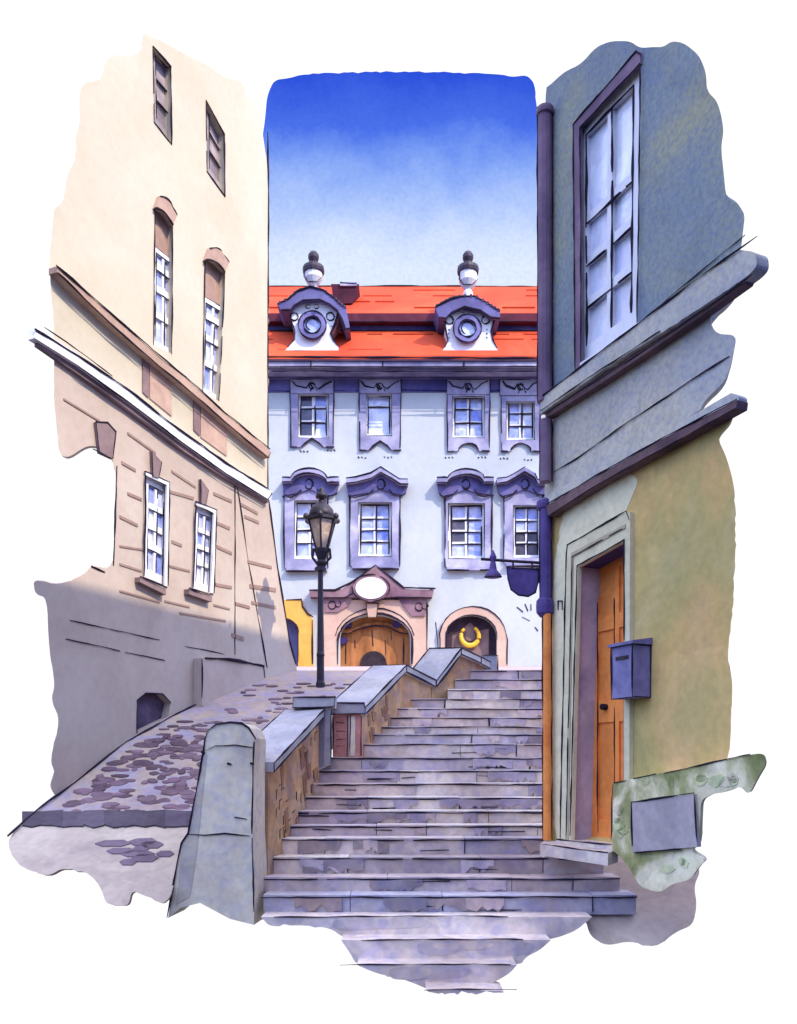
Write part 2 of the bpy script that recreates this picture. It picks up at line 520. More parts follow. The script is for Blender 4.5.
# ------------------------------------------------------------------ ground: sloping path, street, pavement
PROF = [(7.6, -.42), (8.6, .09), (9.5, .54), (10.4, .93), (10.85, 1.12), (11.46, 1.50), (12.2, 1.95), (13.1, 2.35), (13.87, 2.66), (14.6, 2.94), (15.5, 3.2), (16.5, 3.44)]
def zr(D):
    for (a, za), (b, zb) in zip(PROF, PROF[1:]):
        if D <= b:
            return za + (zb - za) * (D - a) / (b - a)
    a, za = PROF[-1]
    return za + (D - a) * (5.08 - za) / (30 - a)

def on_slope(px, py, off=0.0):
    """Pixel onto the sloping path."""
    lo, hi = 7.2, 16.5
    for D in [7.2 + i * 0.02 for i in range(470)]:
        if EYE + (YH - py) / F_PX * D <= zr(D):
            hi = D
            break
    p = at(px, py, hi)
    return Vector((p.x, p.y, zr(hi) + off))

YS = [990, 965, 940, 917, 895, 877, 857, 838, 825, 811, 797, 783, 770, 757, 743.5, 734, 726, 717, 708, 699, 689, 679, 670]
XL = [405, 345, 335, 262, 263, 264, 266, 270, 276, 281, 287, 298, 308, 318, 366, 377, 385, 391, 399, 411, 455, 462, 477]
XR = [505, 515, 530, 580, 637, 620, 604, 575, 572, 570, 570, 570, 570, 570, 570, 570, 570, 570, 570, 570, 570, 570, 570]
SD = [8.0 + 0.3 * k for k in range(23)]
SZ = [EYE - (y - YH) * d / F_PX for y, d in zip(YS, SD)]

def left_x(D):
    """Left house wall line in plan."""
    t = (D - L.O.y) / L.U.y
    return L.O.x + L.U.x * t

def par_x(D):
    """Outer (left) side of the parapet in plan."""
    pts = [(8.0, -1.75), (9.3, -1.72), (11.6, -1.40), (12.1, -0.95), (13.6, -0.40), (14.0, 0.05), (14.6, 0.9), (15.2, 1.1)]
    if D <= pts[0][0]:
        return pts[0][1]
    for (a, x), (b, y) in zip(pts, pts[1:]):
        if D <= b:
            return x + (y - x) * (D - a) / (b - a)
    return pts[-1][1]

def build_path():
    p = Part()
    rows = []
    D = 10.4
    while D < 15.21:
        rows.append(D)
        D += 0.24
    K = 16
    grid = []
    for D in rows:
        x0 = left_x(max(D, 10.78)) - 0.02
        x1 = par_x(D) + 0.12
        grid.append([Vector((x0 + (x1 - x0) * i / K, D, zr(D) + R.uniform(-.008, .008))) for i in range(K + 1)])
    vs = [v for g in grid for v in g]
    n = K + 1
    p.add(vs, [[j * n + i, j * n + i + 1, (j + 1) * n + i + 1, (j + 1) * n + i] for j in range(len(grid) - 1) for i in range(K)], M['ramp'])
    # worn setts standing a little proud
    for ci in range(380):
        D = R.choice([R.gauss(11.9, .55), R.uniform(10.6, 12.8), R.uniform(10.6, 15.1)])
        D = min(15.1, max(10.55, D))
        x0, x1 = left_x(max(D, 10.85)) + .25, par_x(D) - .12
        s = R.uniform(0, 1)
        x = x0 + (x1 - x0) * s
        a, b = R.uniform(.04, .13), R.uniform(.025, .055)
        slope = (zr(D + .1) - zr(D - .1)) / .2
        ring = []
        for k in range(9):
            th = 2 * math.pi * k / 9
            dx, dy = a * math.cos(th) * R.uniform(.85, 1.15), b * math.sin(th) * R.uniform(.8, 1.2)
            ring.append(Vector((x + dx, D + dy, zr(D) + dy * slope + .008 + .00003 * ci)))
        t = R.choice([R.uniform(.5, .75), R.uniform(.75, 1.1)])
        p.solid(ring, Vector((0, 0, -.03)), M['cobble'], tint=(t, t * R.uniform(.95, 1), t * R.uniform(1, 1.1)))
    # ink along the foot of the wall and the kerb of the slope
    foot = [Vector((left_x(D) + .05, D, zr(D) + .02)) for D in [10.75 + .35 * i for i in range(14)]]
    p.ink([on_slope(8, 838, .02), on_slope(25, 821, .02)] + foot, 2.0)
    structure(p, "path")
    # kerb course across the bottom of the slope
    k = Part()
    for i in range(9):
        a, b = 22 + i * 20.5, 22 + (i + 1) * 20.5 - 1.2
        pts = [(a, 827 + R.uniform(-2, 2)), ((a + b) / 2, 828 + R.uniform(-2, 2)), (b + 1.4, 827 + R.uniform(-2, 2)), (b + 1.4, 812 + R.uniform(-1, 1)), (a, 812 + R.uniform(-1, 1))]
        t = R.uniform(.42, .62)
        q = [on_slope(x, y, .012 + .0006 * i) for x, y in pts]
        k.solid(q, Vector((0, .02, -.03)), M['cobble'], tint=(t * .8, t * .95, t * 1.1))
    structure(k, "kerb")
    # flat pavement before it, with its frayed edge
    g = Part()
    out = ragged([(8, 838), (10, 852), (21, 867), (47, 876), (64, 867), (90, 873), (101, 888), (107, 905), (128, 906), (132, 890), (149, 897), (166, 905), (176, 880), (186, 850), (192, 826),
                  (192, 818), (120, 818), (26, 818)], 1.4, 7)
    g.solid([on_slope(x, y, -.01) for x, y in out], Vector((-.03, 0.16, -.03)), M['paving'], tint=(.98, .97, .97))
    for _ in range(9):
        x, y = R.uniform(105, 165), R.uniform(838, 868)
        a = R.uniform(8, 18)
        st = [(x - a, y), (x - a * .5, y - 3), (x + a * .6, y - 3.5), (x + a, y - .5), (x + a * .5, y + 3), (x - a * .6, y + 3)]
        g.solid([on_slope(*q, .004) for q in st], Vector((0, 0, -.03)), M['cobble'], tint=(.75, .82, .92))
    structure(g, "pavement")
    # street at the top, running up to the townhouse
    s = Part()
    ds = [15.21, 16.5, 20, 25, 30.4]
    vs = []
    for D in ds:
        for t in (-.27, -.12, 0, .14, .32):
            vs.append((t * D, D, zr(D) - .02))
    s.add(vs, [[j * 5 + i, j * 5 + i + 1, (j + 1) * 5 + i + 1, (j + 1) * 5 + i] for j in range(4) for i in range(4)], M['ramp'])
    structure(s, "street")
    # frayed apron to the right of the lowest steps
    a = Part()
    out = ragged([(588, 856), (640, 852), (690, 852), (701, 870), (694, 886), (697, 905), (693, 925), (676, 932), (655, 948), (630, 941), (606, 946), (590, 936), (585, 918), (560, 930), (540, 915), (560, 890)], 1.6, 7)
    sl = (SZ[22] - SZ[0]) / (SD[22] - SD[0])
    def ap(px, py):
        d = Vector(((px - CX) / F_PX, 1, (YH - py) / F_PX))
        c = SZ[0] - .26 - sl * SD[0]
        D = (c - EYE) / (d.z - sl)
        return Vector((d.x * D, D, EYE + d.z * D))
    a.solid([ap(x, y) for x, y in out], Vector((.04, .16, -.03)), M['paving'], tint=(.95, .94, .97))
    structure(a, "pavement")
build_path()

# ------------------------------------------------------------------ stone staircase
def build_stairs():
    root = thing("stone_staircase", "worn lavender grey stone staircase climbing between the parapet and the grey house", "staircase", (0, 8, SZ[0]))
    tints = [(1, 1, 1), (1, .98, 1), (.92, .88, .93), (.80, .76, .88), (.86, .78, .78), (1.05, 1.03, 1.03), (.72, .72, .86), (1, .97, .95)]
    for k in range(23):
        D, z = SD[k], SZ[k]
        zb = (SZ[k - 1] if k else z - .12) - .03
        Dn = SD[k + 1] + .06 if k < 22 else 16.6
        x0, x1 = (XL[k] - CX) / F_PX * D, (XR[k] - CX) / F_PX * D
        if 6 < k:
            x0 -= .12
        p = Part()
        if k < 4:
            lim = {3: [(261, 917), (420, 917), (592, 917), (577, 930), (560, 937), (540, 941), (360, 941), (344, 938), (330, 928), (300, 925), (270, 927)],
                   2: [(341, 940), (450, 940), (551, 940), (540, 950), (526, 957), (520, 966), (370, 966), (356, 964), (350, 953)],
                   1: [(357, 965), (440, 965), (517, 965), (510, 973), (497, 981), (480, 988), (464, 991), (432, 991), (418, 985), (400, 978), (378, 974)],
                   0: [(426, 990), (470, 990), (500, 991), (506, 993), (430, 993)]}[k]
            lim = lim[:3] + ragged(lim[2:] + lim[:1], 2.2, 4, False)[1:-1]
            p.solid([at(x_, y_, D) for x_, y_ in lim], Vector((.0, Dn - D, 0.0)), M['step'], tint=(1.08, 1.05, 1.06))
            for _ in range(3 if k else 0):
                xa = R.uniform(lim[0][0] + 20, lim[2][0] - 60)
                wx, hy = R.uniform(30, 80), R.uniform(7, 15)
                y_ = lim[0][1] + 2
                p.solid([at(*v, D - .004 - .002 * _) for v in ragged([(xa, y_), (xa + wx, y_), (xa + wx * .9, y_ + hy * .8), (xa + wx * .5, y_ + hy), (xa + 2, y_ + hy * .9)], 1, 4)], Vector((0, .03, 0)), M['step'], tint=R.choice([(.92, .9, .96), (.8, .8, .92), (.94, .9, .93)]))
            ia, ib = {3: (273, 508), 2: (361, 523), 1: (340, 511), 0: (424, 517)}[k]
            p.ink([at(ia, YS[k], D - .008), at((ia + ib) / 2, YS[k] - 1, D - .008), at(ib, YS[k] - .5, D - .008)], 1.5, .5)
            p.build("step", root)
            continue
        x = x0
        first = True
        while x < x1 - .02:
            wd = R.uniform(.6, 1.7)
            xe = x + wd if x + wd < x1 - .3 else x1
            dz, dy = R.uniform(-.006, .006), R.uniform(-.012, .012)
            t = R.choice(tints)
            if k in (4, 5, 6) and R.random() < .7:
                t = [(.66, .70, .88), (.78, .72, .76), (.62, .58, .64)][k - 4]
            if k < 4:
                t = (1.02, 1, 1.02)
            g = .004
            zt = z + dz
            if k == 22:
                yb = Dn
            b = [(x + g, D + dy + .012, zb), (xe - g, D + dy + .012, zb), (xe - g, Dn, zb), (x + g, Dn, zb)]
            tp = [(x + g, D + dy, zt), (xe - g, D + dy, zt), (xe - g, Dn, zt), (x + g, Dn, zt)]
            b = [(v[0], D + dy + .012 if v[1] < Dn else Dn, v[2]) for v in b]
            sk = .02
            rt = [Vector(v) - Vector((0, 0, sk)) for v in tp]
            p.hexa(b, rt, M['step'], tuple(c * .95 for c in t))  # riser tinted darker than the tread in place of nosing shade
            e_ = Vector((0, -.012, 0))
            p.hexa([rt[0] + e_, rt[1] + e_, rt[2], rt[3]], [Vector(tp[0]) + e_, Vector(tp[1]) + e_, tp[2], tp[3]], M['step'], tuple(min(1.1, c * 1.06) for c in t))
            if not first and k > 3 and R.random() < .55:
                p.ink([(x, D - .010, zt - .01), (x + R.uniform(-.02, .02), D + .004, zb + .04)], R.uniform(1.4, 2.6), .4)
            first = False
            x = xe
        e = D - .016
        ws = 1.5 if k < 4 else (1.9 if k < 14 else 1.5)
        a, b2 = x0 + R.uniform(-.03, .03), x1
        p.ink([(a, e - .002, z - .022), (b2, e - .002, z - .022)], ws, .6, gap=.02)
        # stains and chips on the risers; right-hand clusters also paint the wall's shade
        if k > 3:
            for si in range(R.randint(3, 6) if k < 16 else R.randint(2, 4)):
                yo = D - .018 - .0017 * si
                sx = R.uniform(x0 + .1, x1 - .3)
                if k > 9 and R.random() < .5:
                    sx = R.uniform(max(x0 + .1, x1 - 1.3), x1 - .3)
                sw, h = R.uniform(.12, .55), (z - zb - .03)
                top = z - .024
                pts = [(sx, yo, top), (sx + sw, yo, top)]
                m_ = 8
                for i in range(m_):
                    s_ = 1 - i / (m_ - 1)
                    pts.append((sx + sw * s_, yo, top - h * R.uniform(.35, .95)))
                if k < 8 and R.random() < .5:
                    tt0 = R.choice([(.42, .38, .42), (.5, .44, .46), (.36, .36, .46)])
                else:
                    tt0 = None
                tt = tt0 or R.choice([(.66, .64, .8), (.5, .48, .64), (.72, .64, .7), (.4, .38, .48)])
                p.solid([Vector(v) for v in pts], Vector((0, .02, 0)), M['step'], tint=tt)
        if 3 < k < 15:
            for _ in range(R.randint(1, 3)):
                xa = R.uniform(x0 + .1, x1 - .7)
                zz = R.uniform(zb + .05, z - .05)
                p.ink([(xa, D - .016, zz), (xa + R.uniform(.15, .6), D - .016, zz + R.uniform(-.01, .01))], R.uniform(1.2, 2.2), .5, gap=.05)
        p.build("step", root)
    # landing stone in front of the door
    p = Part()
    c = [RT.px(540, 841, .35), RT.px(546, 841, 0), RT.px(618, 850, 0), RT.px(608, 857, .3)]
    zt = SZ[7] - .02
    top = [Vector((v.x, v.y, zt)) for v in c]
    p.solid(top, Vector((0, 0, -.13)), M['step'], tint=(.85, .83, .84))
    p.ink([top[0], top[3]], 1.6)
    p.build("landing", root)
build_stairs()

# ------------------------------------------------------------------ parapet with pier, posts and copings
def build_parapet():
    root = thing("parapet_wall", "brick parapet with slanting stone coping and round topped pier beside the stairs", "parapet", (-1.5, 9.1, 0))
    # pier
    p = Part()
    D = 9.1
    out = [(254, 925), (230, 919), (200, 903), (168, 918), (181, 842), (188, 833), (196, 790), (203, 752), (205, 739), (209, 730), (216, 724.5), (230, 722), (242, 723), (249, 728), (254, 738), (253, 790), (253, 836), (255, 870)]
    out = out[:3] + [(180, 908)] + out[3:]
    p.solid([at(x, y, D) for x, y in out], Vector((0.05, .5, 0.0)), M['stone'])
    f = lambda pts: [at(x, y, D - .012) for x, y in pts]
    p.ink(f([(167, 918), (181, 843), (188, 833), (203, 752), (205, 739), (209, 730), (216, 724.5), (230, 722), (242, 723), (249, 728), (256, 739)]), 2.2)
    p.ink(f([(254, 742), (253, 790), (252, 834)]), 2)
    p.ink(f([(252, 838), (254, 912)]), 1.8)
    p.ink(f([(203, 752), (215, 746), (235, 745), (253, 748)]), 1.3, gap=.1)
    p.ink(f([(188, 834), (205, 835), (225, 833), (250, 836)]), 1.6, gap=.15)
    p.ink(f([(234, 817), (247, 819)]), 3)
    for x, y in ((203, 752), (229, 763), (252, 763)):
        p.ink(f([(x - 2, y), (x + 2, y + 1)]), 3.5)
    # strip tinted darker to paint shading down the battered foot
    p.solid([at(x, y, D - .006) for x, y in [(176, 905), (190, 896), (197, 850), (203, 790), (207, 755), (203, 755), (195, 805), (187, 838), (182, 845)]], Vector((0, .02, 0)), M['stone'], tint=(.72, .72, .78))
    p.build("pier", root)

    T = Vector((-.40, .06, 0))
    def run(tops, low, mat, tint=(1, 1, 1)):
        """Wall body under a coping: tops are the stair-side upper edge points."""
        tops = [Vector(t) - Vector((0, 0, .06)) for t in tops]
        a = Part()
        for (s, e) in zip(tops, tops[1:]):
            b0 = Vector((s.x, s.y, low(s.y)))
            b1 = Vector((e.x, e.y, low(e.y)))
            a.hexa([b0, b1, b1 + T, b0 + T], [s, e, e + T, s + T], mat, tint)
        return a
    def coping(tops, w=.07, th=.11):
        a = Part()
        O = Vector((.07, -.02, 0))
        tops = [Vector(t) for t in tops]
        for i, (s, e) in enumerate(zip(tops, tops[1:])):
            b = [s + O, e + O, e + T - O, s + T - O]
            dn = Vector((0, 0, -th))
            a.hexa([v + dn for v in b], b, M['coping'])
            a.ink([b[0] + Vector((.01, 0, 0)), b[1] + Vector((.01, 0, 0))], 2)
            a.ink([b[0] + dn, b[1] + dn], 2.2)
            a.ink([b[3], b[2]], 1.6)
            a.ink([b[2], b[1]], 1.6)
            a.ink([b[0], b[0] + dn], 1.8)
        return a
    low = lambda y: (SZ[0] + (y - 8.0) * (SZ[22] - SZ[0]) / (SD[22] - SD[0])) - .55
    # first flight
    c1 = [at(268, 762, 9.62), at(319, 709, 11.55)]
    w = run(c1, low, M['brick'])
    # body behind the pier down to its foot
    b0, b1 = at(256, 768, 9.55), at(268, 762, 9.62)
    for _ in range(34):
        s = R.uniform(.1, .95)
        base = c1[0].lerp(c1[1], s)
        d = R.uniform(.25, 1.1)
        q = Vector((base.x + .004, base.y, base.z - d))
        a = R.uniform(.08, .16)
        if q.z > low(q.y) + .5:
            w.ink([q, q + Vector((.014, a, a * .25))], 1.5, .4)
            if R.random() < .6:
                w.ink([q, q + Vector((0, 0, -.1))], 1.5, .3)
    for _ in range(7):
        s = R.uniform(.05, .9)
        base = c1[0].lerp(c1[1], s)
        d = R.uniform(.2, 1.0)
        q = base + Vector((.008, 0, -d))
        a, h = R.uniform(.1, .25), R.uniform(.15, .4)
        dv = (c1[1] - c1[0]).normalized()
        dv.z = 0
        w.solid([q, q + dv * a + Vector((0, 0, .05)), q + dv * a * 1.1 - Vector((0, 0, h * .8)), q + dv * a * .4 - Vector((0, 0, h))], Vector((-.02, 0, 0)), M['brick'], tint=(.62, .55, .6))
    w.build("wall", root)
    coping(c1).build("coping", root)
    # slim post at the end of the first flight
    p = Part()
    D = 11.56
    p.solid([at(x, y, D) for x, y in [(317, 772), (331, 764), (331, 706), (317, 706)]], Vector((-.02, .35, 0)), M['coping'], tint=(.9, .9, .95))
    p.solid([at(x, y, D - .05) for x, y in [(293, 708), (334, 707), (335, 697), (293, 697)]], Vector((0, .42, 0)), M['coping'], tint=(1.05, 1.05, 1.05))
    f = lambda pts, d=D: [at(x, y, d - .01) for x, y in pts]
    p.ink(f([(318, 770), (318, 712)]), 2.0)
    p.ink(f([(331, 764), (331, 708)]), 1.6)
    p.ink([at(x, y, D - .06) for x, y in [(293, 708), (334, 707), (335, 697), (293, 697), (293, 708)]], 1.8)
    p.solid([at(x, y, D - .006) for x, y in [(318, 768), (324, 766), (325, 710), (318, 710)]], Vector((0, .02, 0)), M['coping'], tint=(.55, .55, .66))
    p.build("post", root)
    # red post starting the second flight
    p = Part()
    D = 11.98
    p.solid([at(x, y, D) for x, y in [(333, 757), (361, 757), (361, 712), (333, 712)]], Vector((0.03, .4, 0)), M['redbrick'])
    p.solid([at(x, y, D - .05) for x, y in [(329, 714), (365, 714), (364, 703), (330, 703)]], Vector((0.03, .5, 0)), M['coping'], tint=(.98, .95, .98))
    f = lambda pts: [at(x, y, D - .01) for x, y in pts]
    for x, w_ in ((333, 1.8), (347, 1.5), (350, 1.5), (361, 2.0)):
        p.ink(f([(x, 756), (x, 716)]), w_)
    p.solid([at(x, y, D - .008) for x, y in [(349, 756), (355, 756), (355, 716), (349, 716)]], Vector((0, .02, 0)), M['stone'])
    for y in (722, 731, 740, 746):
        p.ink(f([(336, y), (345, y + R.uniform(-1, 1))]), 1.3)
    p.ink([at(x, y, D - .06) for x, y in [(329, 714), (365, 714), (364, 703), (330, 703), (329, 714)]], 1.8)
    p.build("post", root)
    # second flight, two crests
    ca = [at(361, 706, 12.1), at(402, 665, 13.55), at(431, 680, 14.0)]
    w = run(ca, low, M['brick'])
    for _ in range(8):
        s = R.uniform(.1, .9)
        base = ca[0].lerp(ca[1], s) + Vector((.012, 0, -R.uniform(.2, .6)))
        dv = (ca[1] - ca[0]).normalized()
        dv.z = 0
        a, h = R.uniform(.08, .2), R.uniform(.1, .25)
        w.solid([base, base + dv * a, base + dv * a - Vector((0, 0, h)), base + dv * a * .3 - Vector((0, 0, h * 1.2))], Vector((-.02, 0, 0)), M['brick'], tint=(.66, .6, .66))
    w.build("wall", root)
    coping(ca).build("coping", root)
    cb = [at(432, 680, 14.02), at(457, 648, 14.35), at(477, 657, 14.75), at(486, 662, 14.9)]
    run(cb, low, M['brick'], (.9, .88, .9)).build("wall", root)
    coping(cb).build("coping", root)
    p = Part()
    p.box(at(490, 668, 15.0), (.22, .22, .42), M['coping'], (.7, .75, .9))
    c = at(490, 668, 15.0)
    p.ink([c + Vector((-.12, -.12, -.2)), c + Vector((-.12, -.12, .21)), c + Vector((.12, -.12, .21)), c + Vector((.12, -.12, -.2))], 1.6)
    p.build("post", root)
build_parapet()

# ------------------------------------------------------------------ cream house on the left
def build_cream_house():
    root = thing("cream_house", "tall cream and beige plastered house with string courses left of the sloping path", "house", (-3.5, 13, 1.5))
    top = [(144, 33), (141, 52), (130, 57), (116, 54), (105, 61), (102, 80), (83, 83), (79, 97), (80, 122), (76, 136), (75, 161), (67, 175), (63, 203), (54, 208), (53, 224), (49, 259), (51, 294), (54, 326), (54, 344)]
    topr = [(268, 494), (268.5, 300), (268, 170), (264, 143), (260, 111), (246, 96), (243, 82), (225, 78), (211, 67), (200, 62), (190, 57), (172, 47), (160, 40), (150, 37)]
    topw = [[(154, 122), (172, 145), (171, 66), (153, 46)], [(207, 171), (225, 196), (224, 134), (206, 100)]]
    def arched(bl, br, tr, tl, up):
        mid = ((tl[0] + tr[0]) / 2, (tl[1] + tr[1]) / 2)
        pts = [bl, br, tr]
        for i in range(1, 8):
            s = 1 - i / 8
            pts.append((tl[0] + (tr[0] - tl[0]) * s, tl[1] + (tr[1] - tl[1]) * s - up * math.sin(math.pi * s)))
        return pts + [tl]
    midq = [[(154, 345), (172, 354), (173, 225), (155, 208)], [(203, 392), (219, 401), (225, 272), (205, 260)]]
    mida = [arched(*q, 5) for q in midq]
    up = Part()
    up.pris(L, ragged(top, 1.0, 7, False) + ragged(topr, .7, 9, False), 0, 0, M['cream'], holes=topw + mida, ext=EXT_L, hd=.16)
    up.inkp(L, [(268, 132), (268.5, 220), (268, 330), (268, 490)], 2.0)
    up.build("wall", root)
    # lower storey with shallow courses
    lo = Part()
    low_out = ragged([(54, 346), (54, 372), (54, 400), (56, 421), (59, 454), (68, 458), (86, 446), (97, 446), (116, 461), (115, 520), (113, 570), (92, 565), (84, 575), (58, 585), (33, 579), (35, 594), (47, 598),
                      (49, 650), (55, 684), (51, 700), (60, 720), (50, 760), (55, 773), (49, 786), (58, 800), (80, 800)], .8, 7, False)
    low_out += [(300, 692), (296, 664), (290, 643), (278, 570), (268, 494)]
    loq = [[(144, 576), (165, 586), (167, 485), (146, 475)], [(193, 588), (211, 593), (214, 513), (196, 505)]]
    hole = [(137, 733), (168, 718), (171, 703), (163, 694), (146, 693), (137, 700)]
    lo.pris(L, low_out, 0, 0, M['beige'], holes=loq + [hole], ext=EXT_L2, hd=.14)
    for a, b, w in [((64, 398), (100, 420), 2), ((122, 461), (136, 469), 3), ((128, 432), (156, 452), 2.4), ((128, 492), (142, 498), 3), ((120, 515), (138, 524), 3), ((120, 545), (145, 549), 2),
                    ((170, 490), (194, 497), 3), ((172, 540), (182, 544), 3), ((120, 563), (142, 570), 2.2), ((172, 470), (196, 486), 2.4), ((214, 492), (232, 500), 3), ((214, 520), (230, 527), 3), ((217, 545), (232, 552), 3),
                    ((170, 565), (190, 570), 2.2), ((165, 600), (190, 606), 2), ((216, 583), (232, 586), 3), ((120, 590), (160, 601), 2), ((180, 612), (226, 620), 2), ((240, 502), (258, 512), 3), ((245, 515), (259, 521), 3),
                    ((248, 560), (272, 566), 3), ((250, 584), (276, 588), 4), ((252, 601), (276, 606), 3), ((232, 633), (244, 637), 4), ((236, 602), (250, 606), 3), ((214, 604), (230, 608), 2)]:
        lo.pris(L, [a, b, (b[0], b[1] + w), (a[0], a[1] + w)], 0, .012, M['course'])
    lo.inkp(L, [(235, 478), (235, 560), (235, 655)], 1.5)
    lo.inkp(L, [(236, 478), (250, 570), (267, 668)], 1.6)
    lo.inkp(L, [(268, 494), (278, 570), (290, 643), (296, 664)], 2.2)
    lo.inkp(L, [(117, 466), (115.5, 520), (113.5, 565)], 2.2)
    lo.inkp(L, [(91, 566), (105, 572)], 2)
    for a, b in [((70, 620), (110, 629)), ((110, 629), (160, 640)), ((66, 639), (120, 651)), ((125, 652), (165, 660)), ((185, 646), (225, 654))]:
        lo.inkp(L, [a, b], 1.2)
    lo.build("wall", root)
    c = Part()
    c.pris(L, [(x, y) for x, y in hole], -.16, -.13, M['hole'])
    c.inkp(L, hole[2:] + hole[:1], 1.6)
    c.build("cellar_opening", root)
    # string courses
    s = Part()
    s.pris(L, [(57, 272), (110, 322), (160, 366), (185, 386), (225, 421), (270, 458), (270, 450), (225, 413), (186, 378), (160, 357), (110, 313), (57, 266)], 0, .14, M['tan'], tint=(1.05, 1.05, 1.02))
    s.inkp(L, [(56, 265), (110, 312), (160, 356), (186, 377), (225, 412), (270, 449)], 1.8, .15)
    s.inkp(L, [(58, 273), (110, 323), (160, 367), (185, 387), (225, 422), (268, 458), (271, 452)], 1.8, .15)
    s.build("string_course", root)
    s = Part()
    s.pris(L, [(35, 338), (78, 365), (130, 402), (180, 440), (225, 472), (270, 500), (271, 490), (225, 461), (180, 429), (130, 390), (78, 354), (36, 328)], 0, .12, M['white'])
    s.pris(L, [(38, 346), (78, 374), (130, 412), (180, 449), (225, 478), (268, 503), (268, 496), (225, 470), (180, 438), (130, 400), (78, 363), (38, 336)], 0, .06, M['greybrown'], tint=(1.0, 1.0, 1.05))  # grey-brown strip painting the shade below the white ledge
    s.inkp(L, [(35, 329), (78, 355), (130, 391), (180, 430), (225, 462), (270, 490)], 2.2, .13)
    s.inkp(L, [(44, 327), (80, 352), (112, 376)], 1.4, .135)
    s.inkp(L, [(78, 366), (130, 403), (180, 441), (225, 473), (268, 500), (272, 493)], 1.6, .13)
    s.build("string_course", root)
    # apron panels between the courses
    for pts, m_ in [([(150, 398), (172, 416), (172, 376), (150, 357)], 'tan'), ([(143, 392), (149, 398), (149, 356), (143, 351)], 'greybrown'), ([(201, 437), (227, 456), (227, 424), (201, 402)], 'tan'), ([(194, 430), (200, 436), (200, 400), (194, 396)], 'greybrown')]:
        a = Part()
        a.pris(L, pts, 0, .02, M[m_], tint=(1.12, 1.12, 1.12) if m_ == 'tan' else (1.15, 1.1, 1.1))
        a.build("apron_panel", root)
    # keystones
    for pts, ink_ in [([(100, 453), (113, 459), (116, 432), (108, 423), (96, 422)], True), ([(153, 476), (159, 478), (162, 462), (152, 451)], False), ([(201, 503), (206, 505), (209, 490), (201, 479)], False)]:
        k = Part()
        k.pris(L, pts, 0, .05, M['greybrown'])
        if ink_:
            k.inkp(L, [pts[0], pts[4], pts[3], pts[2], pts[1]], 1.6, .055)
            k.inkp(L, [(93, 449), (113, 459)], 2, .055)
        else:
            k.inkp(L, [pts[0], pts[3]], 1.6, .055)
            k.inkp(L, [pts[1], pts[2]], 1.4, .055, gap=.2)
        k.build("keystone", root)
    # windows
    for q in topw:
        w = window(root, L, q, -.13, 1, (0, .33, .66, 1), .14, .05, mat=M['shutter'], pane=M['shutter'], ink_w=1.6, tints=[(.8, .8, .85), (1.1, 1.1, 1.15), (1.2, 1.2, 1.25)])
        t = Part()
        t.inkp(L, [q[0], q[1], q[2], q[3]], 2.0, gap=.1)
        t.inkp(L, [q[3], q[0]], 1.6, gap=.1)
        t.build("outline", w)
    for q, arc in zip(midq, mida):
        lower = sub(q, 0, 0, 1, .72)
        w = window(root, L, lower, -.12, 2, (0, .3, .6, .85, 1), .08, .10, ink_w=1.6)
        h = Part()
        h.pris(L, sub(q, 0, .72, 1, 1)[:2] + arc[2:], -.15, -.09, M['tan'], tint=(.95, .92, .92))
        h.inkp(L, [quad(q, 0, .72), quad(q, 1, .72)], 2.6, -.08)
        h.build("arch_panel", w)
        sr = Part()
        outer = [(x + (4.5 if i < len(arc) - 1 else -3), y - (12 if 3 <= i <= 9 else 10)) for i, (x, y) in enumerate(arc[2:])]
        inner = arc[2:]
        sr.pris(L, inner + outer[::-1], 0, .05, M['tan'])
        sr.inkp(L, outer, 1.6, .055, gap=.05)
        sr.inkp(L, inner, 2.4, .055)
        sr.inkp(L, [q[3], q[0]], 1.7, .01)
        sr.inkp(L, [q[2], q[1]], 1.7, .01, gap=.1)
        sr.build("surround", w)
    for q in loq:
        w = window(root, L, q, -.10, 2, (0, .28, .52, .76, 1), .14, .09, ink_w=1.5)
        t = Part()
        (ax, ay), (bx, by), (cx_, cy), (dx, dy) = q
        t.pris(L, [(ax - 4, ay + 1), (bx + 1, by + 3), (bx + 1, by + 9), (ax - 4, ay + 6)], 0, .10, M['greybrown'])
        t.inkp(L, [(ax - 4, ay), (bx + 2, by + 2)], 2.2, .11)
        t.build("sill", w)
        t = Part()
        t.pris(L, [(cx_, cy), (dx, dy), (dx - .5, dy - 4), (cx_ + 3, cy - 3), (bx + 3, by), (bx, by)], 0, .03, M['white'])
        t.inkp(L, [(ax, ay), (dx - .5, dy - 4), (cx_ + 3, cy - 3), (bx + 3, by)], 1.7, .035)
        t.inkp(L, [(ax + .5, ay), (dx + .5, dy), (cx_, cy), (bx, by)], 1.5, .02, gap=.05)
        t.build("surround", w)
    # low plinth block against the corner
    b = Part()
    b.pris(L, [(202, 706), (264, 684), (264, 665), (235, 659), (202, 658)], -.02, .16, M['beige'], tint=(1, .98, 1))
    b.inkp(L, [(202, 698), (202, 659)], 1.7, .17)
    b.inkp(L, [(205, 658), (228, 659), (264, 666)], 3.6, .17)
    b.inkp(L, [(264, 666), (265, 678)], 1.6, .17)
    b.build("plinth", root)
build_cream_house()

